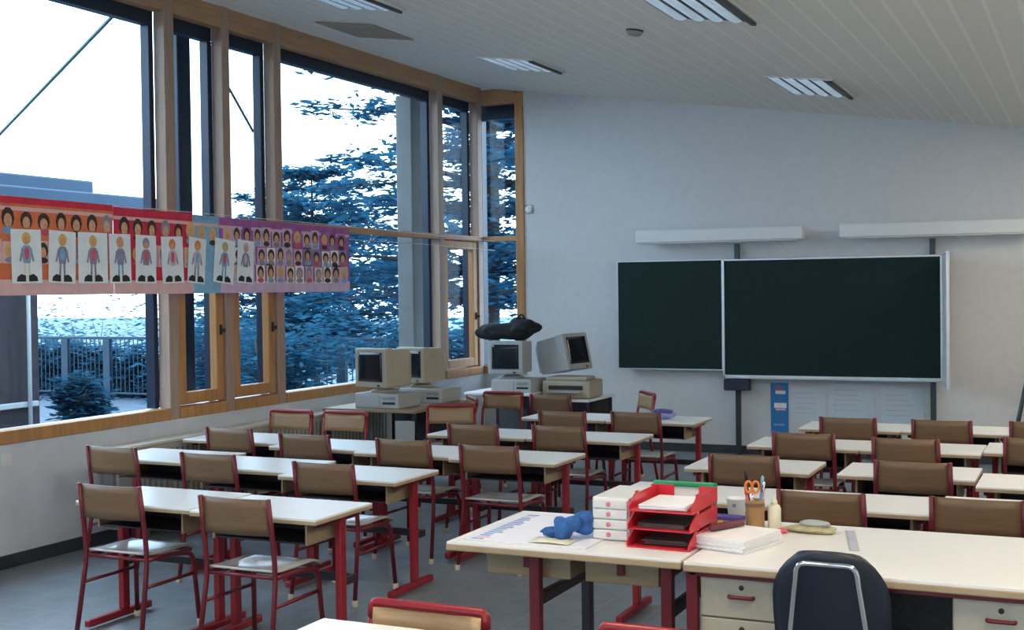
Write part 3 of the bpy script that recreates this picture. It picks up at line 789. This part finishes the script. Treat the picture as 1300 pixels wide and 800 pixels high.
# ------------------------------------------------------------------ radiator under the windows
t = empty('radiator', (XW, 0, 0), label='long beige convector radiator with a cream top under the windows', cat='radiator')
q = MB(); q.box(.03, .16, 6.62, 10.3, .10, .64, M['radiator'], .008); q.build('casing', t)
q = MB(); q.box(.01, .175, 6.60, 10.32, .641, .662, M['radtop'], .005); q.build('top_cover', t)
q = MB()
for k in range(60): q.box(.160, .163, 6.75 + k * .058, 6.775 + k * .058, .14, .60, M['grey'])
tag(q.build('grille', t))
q = MB(); q.box(.05, .14, 6.59, 6.612, .12, .60, M['grey'], .004); q.build('end_panel', t)
q = MB(); q.lathe([(.022, 0), (.022, .05), (.016, .055)], M['white'], 14, Matrix.Translation((.10, 6.588, .53)) @ Matrix.Rotation(PI / 2, 4, 'X')); q.build('valve', t)
for yy in (6.9, 9.9):
    q = MB(); q.box(.05, .14, yy, yy + .05, 0, .11, M['grey'], .003); q.build('foot', t)

# ------------------------------------------------------------------ computers
def computer_desk(name, loc, w, d, h, label, panel):
    t = empty(name, loc, 0, label, 'desk')
    q = MB(); q.box(0, w, 0, d, h - .025, h, M['tray'] if panel else M['laminate'], .004); q.build('desk_top', t)
    if panel:
        q = MB(); q.box(w - .20, w - .015, .02, .05, 0.05, h - .09, M['greypc'], .004); q.build('side_panel', t)
    for xx in (.03, w - .03):
        for yy in (.04, d - .04):
            q = MB(); q.box(xx - .015, xx + .015, yy - .015, yy + .015, 0, h - .026, M['darksteel'], .004); q.build('leg', t)
    q = MB(); q.box(.04, w - .04, d - .05, d - .035, .30, h - .03, M['panelgrey'], .003); q.build('back_panel', t)
    return t
computer_desk('computer_desk', (-5.94, 9.02, 0), .89, 1.18, .72, 'computer desk with a brown top under the window, holding two beige monitors', True)
computer_desk('computer_desk', (-5.52, 10.83, 0), .70, .74, .72, 'white-topped computer desk in the corner under the monitor with the black bag', False)
computer_desk('printer_table', (-4.80, 11.02, 0), .50, .70, .66, 'low table by the board wall carrying the printer and tilted monitor', False)
def monitor(w=.37, h=.33, d=.37, body='beigepc', stand=True):
    t = empty('crt_monitor', cat='monitor')
    m = M[body]
    q = MB(); q.box(-w / 2, w / 2, 0, .09, .045, .045 + h, m, .010); fr = q.build('front_bezel', t)
    vs = [(-w / 2 + .012, .09, .055), (w / 2 - .012, .09, .055), (w / 2 - .012, .09, .035 + h), (-w / 2 + .012, .09, .035 + h),
          (-w * .33, d, .09), (w * .33, d, .09), (w * .33, d, h - .02), (-w * .33, d, h - .02)]
    vs2 = [(-w / 2 + .014, .29, .06), (w / 2 - .014, .29, .06), (w / 2 - .014, .29, .032 + h), (-w / 2 + .014, .29, .032 + h)]
    q = MB(); q.add(vs[:4] + vs2 + vs[4:], [[3, 2, 1, 0], [0, 1, 5, 4], [1, 2, 6, 5], [2, 3, 7, 6], [3, 0, 4, 7], [4, 5, 9, 8], [5, 6, 10, 9], [6, 7, 11, 10], [7, 4, 8, 11], [8, 9, 10, 11]], m)
    q.build('housing', t)
    q = MB(); q.sheet(lambda u, v: ((u - .5) * (w - .085), -.002 - .004 * math.sin(PI * u) * math.sin(PI * v), .095 + v * (h - .085)), 10, 8, .003, M['screen']); q.build('screen', fr)
    q = MB(); q.box(-.03 + w * .3, w * .3, -.004, .002, .058, .070, M['black'], .002); q.build('button', fr)
    if stand:
        q = MB(); q.lathe([(.12, 0), (.12, .012), (.07, .03), (.06, .046)], m, 20, Matrix.Translation((0, .17, 0))); q.build('stand', t)
    return t
MON = Kind(monitor()); MONG = Kind(monitor(.36, .32, .36, 'greypc')); MONT = Kind(monitor(.36, .32, .36, 'greypc', False))
def pc_case(body):
    t = empty('computer_case', cat='computer')
    q = MB(); q.box(-.21, .21, 0, .38, 0, .125, M[body], .008); q.build('case_body', t)
    q = MB(); q.box(-.19, .03, -.006, .001, .015, .11, M[body], .004); q.build('front_panel', t)
    q = MB(); q.box(.06, .18, -.004, .001, .075, .10, M['grey'], .002); q.box(.06, .18, -.004, .001, .035, .055, M['black'], .002); q.build('disk_drive', t)
    return t
PC = Kind(pc_case('greypc'))
PC.put((-5.46, 9.10, .721), 0, 'flat grey computer case under the beige monitor nearest the viewer', 'desktop computers')
PC.put((-5.35, 9.66, .721), 0, 'flat computer case under the second beige monitor by the window', 'desktop computers')
PC.put((-5.05, 10.90, .721), 0, 'flat grey computer case under the corner monitor with the black bag', 'desktop computers')
MON.put((-5.54, 9.14, .847), R(-15), 'beige bulky monitor with a dark screen, nearest one on the window-side desk', 'bulky computer monitors')
MON.put((-5.50, 9.75, .847), R(-15), 'beige bulky monitor partly behind another one beside the window post', 'bulky computer monitors', (.92, .92, .95))
MONG.put((-5.12, 10.93, .847), R(4), 'grey bulky monitor in the corner with a black bag on top', 'bulky computer monitors')
o = MONT.put((-4.49, 11.34, .880), R(76), 'pale bulky monitor tipped back on the printer by the board wall', 'bulky computer monitors')
o.rotation_euler = (R(-13), 0, R(76)); o.scale = (1.12, 1.12, 1.12)
t = empty('bag', (-5.14, 11.06, 1.225), label='black shapeless bag lying on the corner monitor', cat='bag')
q = MB(); q.blob((-.03, 0, .075), (.30, .13, .078), M['bag'], 21, .16, 4); q.blob((.15, .01, .10), (.15, .12, .095), M['bag'], 25, .2, 4); q.blob((-.19, .0, .07), (.13, .11, .07), M['bag'], 31, .2, 4); q.build('bag_body', t)
q = MB(); q.tube([(.10, -.02, .17), (.13, -.03, .235), (.17, -.03, .235), (.19, -.02, .17)], .009, M['bag'], 8, .05); q.build('strap', t)
t = empty('printer', (-4.55, 11.06, .661), R(3), 'wide beige printer under the tipped-back monitor', 'printer')
q = MB(); q.box(-.24, .24, 0, .42, 0, .17, M['beigepc'], .02, 3); q.build('printer_body', t)
q = MB(); q.box(-.20, .20, .02, .30, .17, .205, M['beigepc'], .012); q.build('top_cover', t)
q = MB(); q.box(-.17, .17, -.012, .002, .085, .125, M['black'], .004); q.build('paper_slot', t)
q = MB(); q.box(-.15, .15, -.10, .004, .062, .070, M['greypc'], .003); q.build('output_tray', t)
q = MB(); q.box(.10, .20, .0, .02, .172, .18, M['grey'], .002); q.build('control_panel', t)
t = empty('printer_stand', (-4.30, 11.3, 0), 0); bpy.data.objects.remove(t)

t = empty('wall_socket', (XW, 5.80, .68), 0, 'small white wall socket under the window sill', 'socket')
q = MB(); q.box(0, .012, -.04, .04, -.04, .04, M['white'], .004); q.build('cover', t)
q = MB(); q.lathe([(.022, 0), (.022, .003), (.018, .004)], M['lampwhite'], 16, Matrix.Translation((.011, 0, 0)) @ Matrix.Rotation(PI / 2, 4, 'Y')); q.build('insert', t)

# ------------------------------------------------------------------ frieze of posters on a string in front of the windows
XP = -6.02
t = empty('string', (XP - .008, 0, 0), label='thin pale string carrying the poster frieze across the windows', cat='string')
q = MB(); q.tube([(0, 3.0, 2.34), (0, 5.6, 2.315), (0, 9.6, 2.287), (.02, 12.60, 2.24)], .003, M['string'], 6); q.build('upper_cord', t)
q = MB(); q.tube([(0, 9.58, 2.17), (.02, 11.0, 2.165), (.02, 12.60, 2.14)], .0025, M['string'], 6); q.build('lower_cord', t)
def poster(ya, yb_, za, zb, base, band, lower, label, seed, headrows):
    """za: bottom, zb: top at ya/yb"""
    t = empty('hanging_poster', (XP, 0, 0), label=label, cat='poster', group='poster frieze across the windows')
    rnd = random.Random(seed)
    top = lambda y: zb + (y - 5.6) * -.0075
    def quad(q, a, b, f0, f1, m, dx):
        H = lambda y: top(y) - za
        q.add([(dx, a, za + f0 * H(a)), (dx, b, za + f0 * H(b)), (dx, b, za + f1 * H(b)), (dx, a, za + f1 * H(a))], [[0, 3, 2, 1][::-1]], m)
    q = MB()
    y0, y1 = ya, yb_
    q.add([(0, y0, za), (0, y1, za), (0, y1, top(y1)), (0, y0, top(y0)), (.003, y0, za), (.003, y1, za), (.003, y1, top(y1)), (.003, y0, top(y0))],
          [[0, 3, 2, 1], [4, 5, 6, 7], [0, 1, 5, 4], [1, 2, 6, 5], [2, 3, 7, 6], [3, 0, 4, 7]], M[base])
    q.build('sheet', t)
    for f0, f1, mm in ((0.0, .16, lower), (.86, .90, 'ppink'), (.93, 1.0, band)):
        q = MB(); quad(q, y0, y1, f0, f1, M[mm], .0036); q.build('printed_band', t)
    for (f, hh, pool, bg) in headrows:
        y = y0 + .05
        while y < y1 - .07:
            q = MB(); w = rnd.uniform(.085, .11); z = za + f * (top(y) - za); h = hh * rnd.uniform(.85, 1.05)
            if bg: q.box(.0037, .0041, y - .01, y + w + .012, z - .01, z + h + .012, M[rnd.choice(bg)])
            # a small printed head: hair dome, face, shoulders
            def oval(cy, cz, ry, rz_, m, dx, n=10):
                q.add([(dx, cy + ry * math.cos(2 * PI * k / n), cz + rz_ * math.sin(2 * PI * k / n)) for k in range(n)], [list(range(n))], M[m])
            c = y + w / 2
            oval(c, z + h * .60, w * .48, h * .42, rnd.choice(pool), .0044)
            oval(c, z + h * .48, w * .30, h * .30, 'skin', .0047)
            oval(c, z + h * .10, w * .46, h * .16, rnd.choice(['drawgrey', 'drawblue', 'hair', 'drawred']), .0050)
            q.build('printed_portrait', t)
            y += w + rnd.uniform(.025, .05)
    return t
Z0 = 1.705
dark = ['hair', 'hair', 'hair', 'hairblond', 'drawgrey']
poster(4.55, 6.62, Z0, 2.315, 'porange', 'pred', 'ppink', 'orange frieze poster at the left edge with red top band and portraits', 1, [(.63, .15, dark, None), (.34, .13, dark, ['ppink', 'porange'])])
poster(6.625, 7.45, Z0, 2.305, 'pred', 'pred', 'ppink', 'bright red frieze poster in front of the first window post', 2, [(.63, .15, dark, None), (.34, .13, dark, ['pred', 'ppink'])])
poster(7.455, 7.76, Z0, 2.30, 'plblue', 'drawblue', 'plblue', 'narrow light blue frieze poster between the red and purple ones', 3, [(.63, .15, ['hair', 'hairblond', 'drawred'], None)])
poster(7.765, 9.60, Z0, 2.295, 'ppurple', 'ppurple', 'plilac', 'purple frieze poster with rows of portraits at the right end', 4,
       [(.66, .13, dark, ['ppurple', 'plilac']), (.40, .13, dark, ['plilac', 'plilac', 'whitepaper', 'drawgrey']), (.15, .13, dark + ['yellow'], ['whitepaper', 'plilac', 'cream'])])
# children's drawings pinned over the frieze
def drawing(y, w, hair_m, body_m, tilt, label, seed):
    t = empty('hanging_drawing', (XP + .012, y, Z0 + .075), label=label, cat='drawing', group='figure drawings pinned on the frieze')
    t.rotation_euler = (R(tilt), 0, 0)
    rnd = random.Random(seed)
    q = MB(); q.add([(0, -w / 2, 0), (0, w / 2, 0), (0, w / 2, .335), (0, -w / 2, .335), (-.002, -w / 2, 0), (-.002, w / 2, 0), (-.002, w / 2, .335), (-.002, -w / 2, .335)],
                    [[0, 1, 2, 3], [7, 6, 5, 4], [0, 4, 5, 1], [1, 5, 6, 2], [2, 6, 7, 3], [3, 7, 4, 0]], M['papersky']); q.build('sheet', t)
    q = MB()
    def oval(cy, cz, ry, rz_, m, dx, n=14):
        q.add([(dx, cy + ry * math.cos(2 * PI * k / n), cz + rz_ * math.sin(2 * PI * k / n)) for k in range(n)], [list(range(n))], M[m])
    def poly(pts, m, dx): q.add([(dx, a, b) for a, b in pts], [list(range(len(pts)))], M[m])
    oval(0, .278, .036, .040, hair_m, .0006); oval(0, .264, .022, .026, 'skin', .0009)
    poly([(-.028, .125), (.028, .125), (.042, .20), (.026, .236), (-.026, .236), (-.042, .20)], rnd.choice(['drawgrey', 'drawblue', 'plilac']), .0012)
    oval(0, .185, .020, .040, body_m, .0015)
    poly([(-.060, .14), (-.046, .132), (-.026, .21), (-.040, .222)], 'drawgrey', .0010); poly([(.060, .14), (.046, .132), (.026, .21), (.040, .222)], 'drawgrey', .0010)
    lm = rnd.choice(['drawgrey', 'drawblue', 'papersky', 'cream'])
    poly([(-.028, .045), (-.012, .045), (-.006, .128), (-.024, .128)], lm, .0010); poly([(.028, .045), (.012, .045), (.006, .128), (.024, .128)], lm, .0010)
    poly([(-.088, .012), (-.012, .010), (-.012, .048), (-.05, .058), (-.08, .04)], 'black', .0016); poly([(.088, .012), (.012, .010), (.012, .048), (.05, .058), (.08, .04)], 'black', .0016)
    q.build('figure', t)
    return t
DR = [(5.85, .20, 'hairblond', 'drawred', 1, 'figure drawing with red top on blue paper, leftmost of the row'), (6.14, .19, 'hairblond', 'drawblue', -2, 'figure drawing with blond hair and dark blue top, second of the row'),
      (6.42, .22, 'hairblond', 'drawred', 0, 'figure drawing with round blond head on a wide sheet, third of the row'), (6.68, .17, 'skin', 'drawgrey', 1, 'figure drawing with grey top in front of the red poster, fourth of the row'),
      (6.93, .17, 'drawgrey', 'drawred', -1, 'figure drawing with small red shirt, fifth of the row'), (7.22, .19, 'porange', 'drawred', 2, 'figure drawing with orange hair on white paper, sixth of the row'),
      (7.47, .16, 'porange', 'drawblue', -5, 'figure drawing on blue paper over the narrow light blue poster, seventh of the row'), (7.79, .20, 'sponge', 'drawred', -6, 'tilted figure drawing with dark shoes, second to last of the row'),
      (8.06, .17, 'plilac', 'plilac', -4, 'faint lilac figure drawing, last of the row on the purple poster')]
for k, (y, w, h, b, tl, lab) in enumerate(DR): drawing(y, w * 1.22, h, b, tl, lab, k)

# ------------------------------------------------------------------ outside
mb = MB(); mb.box(-40, XW - .15, -12, 21.5, -.60, -.45, M['terrace']); mb.box(XW - .15, 12, YB + .16, 21.5, -.60, -.45, M['terrace']); struct(mb, 'ground')
mb = MB()
n = 24; rnd = random.Random(5); vs = []; fs = []
for i in range(n + 1):
    for j in range(n + 1):
        y = 21 + (j / n) ** 2 * 700; x = (-1 + 2 * i / n) * (60 + y * 1.1) - y * .4
        z = -1.2 - min(14, (y - 21) * .35) + (rnd.uniform(-.6, .6) if j else 0)
        vs.append((x, y, z))
for i in range(n):
    for j in range(n):
        a = i * (n + 1) + j; fs.append([a, a + n + 1, a + n + 2, a + 1])
mb.add(vs, fs, M['plain'], True); struct(mb, 'valley')
# neighbouring pavilion with flat roof
t = empty('pavilion', (-10.5, 0, 0), label='dark brick pavilion with a flat blue-grey roof outside the window', cat='building')
q = MB(); q.box(-4.5, 0, -6, 10.36, -.45, 2.80, M['brick']); q.build('wall', t)
q = MB(); q.box(-5.0, .0, -6.4, 11.25, 2.86, 3.02, M['fascia'], .02); q.build('upper_roof', t)
q = MB(); q.box(-5.0, .25, -6.5, 12.1, 2.62, 2.859, M['fascia'], .02); q.build('eave', t)
q = MB(); q.tube([(.08, 10.15, -.45), (.08, 10.15, 2.6)], .022, M['greypc'], 10); q.build('downpipe', t)
q = MB(); q.box(.0, .06, 6.0, 10.3, .50, .56, M['greypc'], .01); q.build('ledge', t)
q = MB(); q.box(-4.4, -4.1, 11.6, 11.9, -.45, 2.62, M['post'], .01); q.build('column', t)
# stay rods from the roof
t = tag(MB().tube([(-10.4, 9.4, 3.05), (-6.85, 7.70, 3.96)], .016, M['steelrod'], 8).build('stay_rod'), 'thin diagonal steel rod crossing the large left window', 'rod', 'steel stay rods outside')
t = tag(MB().tube([(-6.85, 8.78, 3.72), (-6.85, 9.35, 3.15)], .012, M['steelrod'], 8).build('stay_rod'), 'short diagonal steel rod seen through the second narrow window', 'rod', 'steel stay rods outside')
# concrete column and dark steel column just outside the glass
t = empty('outside_column', (-6.86, 12.22, -.45), label='grey concrete column outside the large window beside the corner', cat='column')
q = MB(); q.box(-.10, .10, -.13, .13, 0, 4.3, M['concrete'], .015); q.build('shaft', t)
q = MB(); q.box(-.2, .2, -.2, .2, 0, .12, M['concrete'], .015); q.build('base', t)
t = empty('outside_column', (-6.65, 8.08, -.45), label='dark steel column outside behind the first narrow casement', cat='column')
q = MB(); q.box(-.07, .07, -.08, .08, 0, 4.3, M['darkmetal'], .01); q.build('shaft', t)
q = MB(); q.box(-.12, .12, -.12, .12, 0, .03, M['darkmetal'], .005); q.build('base', t)
# terrace railing
t = empty('terrace_railing', (0, 20.0, -.45), label='dark blue railing along the far edge of the terrace', cat='railing')
q = MB(); q.box(-23.5, -11.2, -.03, .03, 1.24, 1.30, M['railing'], .01); q.build('top_rail', t)
q = MB(); q.box(-23.5, -11.2, -.02, .02, .12, .16, M['railing'], .01); q.build('bottom_rail', t)
for k in range(11):
    x = -22.9 + k * 1.13
    q = MB(); q.box(x - .09, x + .09, -.05, .05, 0, 1.24, M['railing'], .01); q.build('post', t)
q = MB()
for k in range(100): q.box(-22.9 + k * .113 - .008, -22.9 + k * .113 + .008, -.008, .008, .16, 1.24, M['railing'])
tag(q.build('baluster', t), kind='stuff')

def leaf_cloud(q, rnd, c, r, n, size, m, flat=.35):
    for _ in range(n):
        d = Vector((rnd.gauss(0, .5), rnd.gauss(0, .5), rnd.gauss(0, .5) * flat)) * r
        p = Vector(c) + d; s = size * rnd.uniform(.6, 1.3)
        a = rnd.uniform(0, 6.28); tl = rnd.uniform(-.5, .5)
        u = Vector((math.cos(a), math.sin(a), tl * .6)) * s; w = Vector((-math.sin(a) * .45, math.cos(a) * .45, rnd.uniform(-.35, .35))) * s
        q.add([p - u, p + w * .7, p + u, p - w * .7], [[0, 1, 2, 3]], m)
def cedar(loc, h, reach, label, seed, m, base=.12, layers=15, dens=1.0, power=.75):
    t = empty('cedar_tree', loc, label=label, cat='tree')
    rnd = random.Random(seed)
    q = MB(); q.tube([(0, 0, 0), (.1, 0, h * .35), (-.05, .1, h * .7), (0, 0, h)], [h * .016, h * .012, h * .008, .01], M['bark'], 10); q.build('trunk', t)
    b = MB(); f = MB()
    for i in range(layers):
        fr = base + (1 - base) * i / layers
        z = h * fr; L = reach * (1 - fr) ** power * rnd.uniform(.85, 1.1)
        nb = rnd.randint(5, 7); a0 = rnd.uniform(0, 6.28)
        for k in range(nb):
            a = a0 + 2 * PI * k / nb + rnd.uniform(-.3, .3); l = L * rnd.uniform(.7, 1.1)
            tip = Vector((math.cos(a) * l, math.sin(a) * l, z + l * rnd.uniform(-.02, .12)))
            b.tube([(0, 0, z), tip * .5 + Vector((0, 0, z * .5 + .03 * l)), tip], [h * .007 + .01, .025, .008], M['bark'], 5)
            steps = max(3, int(l / .35))
            for s in range(1, steps + 1):
                u = s / steps; p = Vector((0, 0, z)).lerp(tip, u); p.z += .03 * l * math.sin(PI * u)
                wid = .22 + .30 * l / reach * math.sin(PI * min(1, u * .9 + .1)) * 1.6
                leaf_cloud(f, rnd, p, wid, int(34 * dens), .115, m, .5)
    b.build('branch', t); f.build('foliage', t)
    return t
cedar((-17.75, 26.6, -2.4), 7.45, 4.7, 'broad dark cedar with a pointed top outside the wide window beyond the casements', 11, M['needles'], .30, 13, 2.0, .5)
cedar((-9.6, 19.8, -.9), 12.0, 5.2, 'tall haze-tinted cedar filling the corner windows', 23, M['needles2'], .20, 19, 1.3)
def shrub(loc, r, h, label, seed):
    t = empty('shrub', loc, label=label, cat='shrub')
    rnd = random.Random(seed)
    q = MB()
    for k in range(5): q.tube([(0, 0, 0), (rnd.uniform(-.3, .3) * r, rnd.uniform(-.3, .3) * r, h * .5), (rnd.uniform(-.6, .6) * r, rnd.uniform(-.6, .6) * r, h * .85)], [.03, .02, .008], M['bark'], 5)
    q.build('stem', t)
    q = MB()
    for k in range(44):
        a = rnd.uniform(0, 6.28); rr = r * math.sqrt(rnd.random()); zz = h * (.15 + .8 * rnd.random())
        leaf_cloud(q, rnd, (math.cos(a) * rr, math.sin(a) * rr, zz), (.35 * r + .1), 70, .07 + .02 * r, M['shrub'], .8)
    q.build('foliage', t)
for x, y, z, r, h, lab in ((-12.4, 13.0, -.45, .28, 1.05, 'dark shrub on the terrace beyond the large left window'),
                         (-29.0, 31, -2.2, 2.2, 3.6, 'bushy shrub beyond the railing, rising above it through the left window'),
                         (-13.9, 18.7, -.45, .75, 1.5, 'haze-tinted shrub in front of the railing seen through the second casement'),
                         (-12.5, 16.1, -.45, .95, 1.75, 'large rounded shrub under the purple poster end, in the wide window'),
                         (-10.3, 14.6, -.45, 1.0, 1.75, 'large rounded shrub behind the beige monitors'),
                         (-7.55, 14.2, -.45, .6, 1.7, 'shrub low in the corner casement window')):
    shrub((x, y, z), r, h, lab, int(abs(x) * 10))

t = empty('hedge', (-21.6, 20.97, -.6), label='low clipped hedge running behind the terrace railing', cat='hedge')
rnd = random.Random(77); q = MB()
for k in range(260):
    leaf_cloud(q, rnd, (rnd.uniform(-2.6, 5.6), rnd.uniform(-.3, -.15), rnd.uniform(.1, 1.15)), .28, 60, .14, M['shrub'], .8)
q.build('foliage', t)
q = MB()
for k in range(9): q.tube([(-2.6 + k, -.2, 0), (-2.5 + k, -.2, 1.0)], .03, M['bark'], 5)
tag(q.build('stem', t), kind='stuff')

# ------------------------------------------------------------------ light
w = bpy.data.worlds.new('World'); scene.world = w; w.use_nodes = True
nt = w.node_tree; bg = nt.nodes['Background']
tc = nt.nodes.new('ShaderNodeTexCoord'); nz = nt.nodes.new('ShaderNodeTexNoise'); nz.inputs['Scale'].default_value = 2.5; nz.inputs['Detail'].default_value = 5
cr = nt.nodes.new('ShaderNodeValToRGB'); cr.color_ramp.elements[0].color = (.50, .74, 1.0, 1); cr.color_ramp.elements[1].color = (.70, .86, 1.0, 1)
cr.color_ramp.elements[0].position = .35; cr.color_ramp.elements[1].position = .6
nt.links.new(tc.outputs['Generated'], nz.inputs['Vector']); nt.links.new(nz.outputs['Fac'], cr.inputs['Fac']); nt.links.new(cr.outputs['Color'], bg.inputs['Color'])
bg.inputs['Strength'].default_value = 4.5

# ------------------------------------------------------------------ camera
cam = bpy.data.cameras.new('Camera'); co = bpy.data.objects.new('Camera', cam); COL.objects.link(co)
cam.sensor_fit = 'HORIZONTAL'; cam.sensor_width = 36.0; cam.lens = 1600 / 1300 * 36.0; cam.clip_end = 2000; cam.clip_start = .05
yaw, pt, rl = .43221, -.01982, -.01262
fw = Vector((-math.sin(yaw) * math.cos(pt), math.cos(yaw) * math.cos(pt), math.sin(pt)))
r0 = Vector((math.cos(yaw), math.sin(yaw), 0)); u0 = r0.cross(fw)
rr = r0 * math.cos(rl) + u0 * math.sin(rl); uu = -r0 * math.sin(rl) + u0 * math.cos(rl)
mw = Matrix((rr, uu, -fw)).transposed().to_4x4(); mw.translation = (0, 0, 1.7)
co.matrix_world = mw
scene.camera = co

vs_ = scene.view_settings
scene.display_settings.display_device = 'sRGB'
vs_.view_transform = 'Standard'; vs_.look = 'None'; vs_.gamma = 1.0; vs_.use_curve_mapping = False
vs_.exposure = 0.5
scene.cycles.use_denoising = True
scene.cycles.max_bounces = 8
scene.cycles.diffuse_bounces = 5
scene.cycles.transparent_max_bounces = 12
scene.cycles.sample_clamp_indirect = 6.0
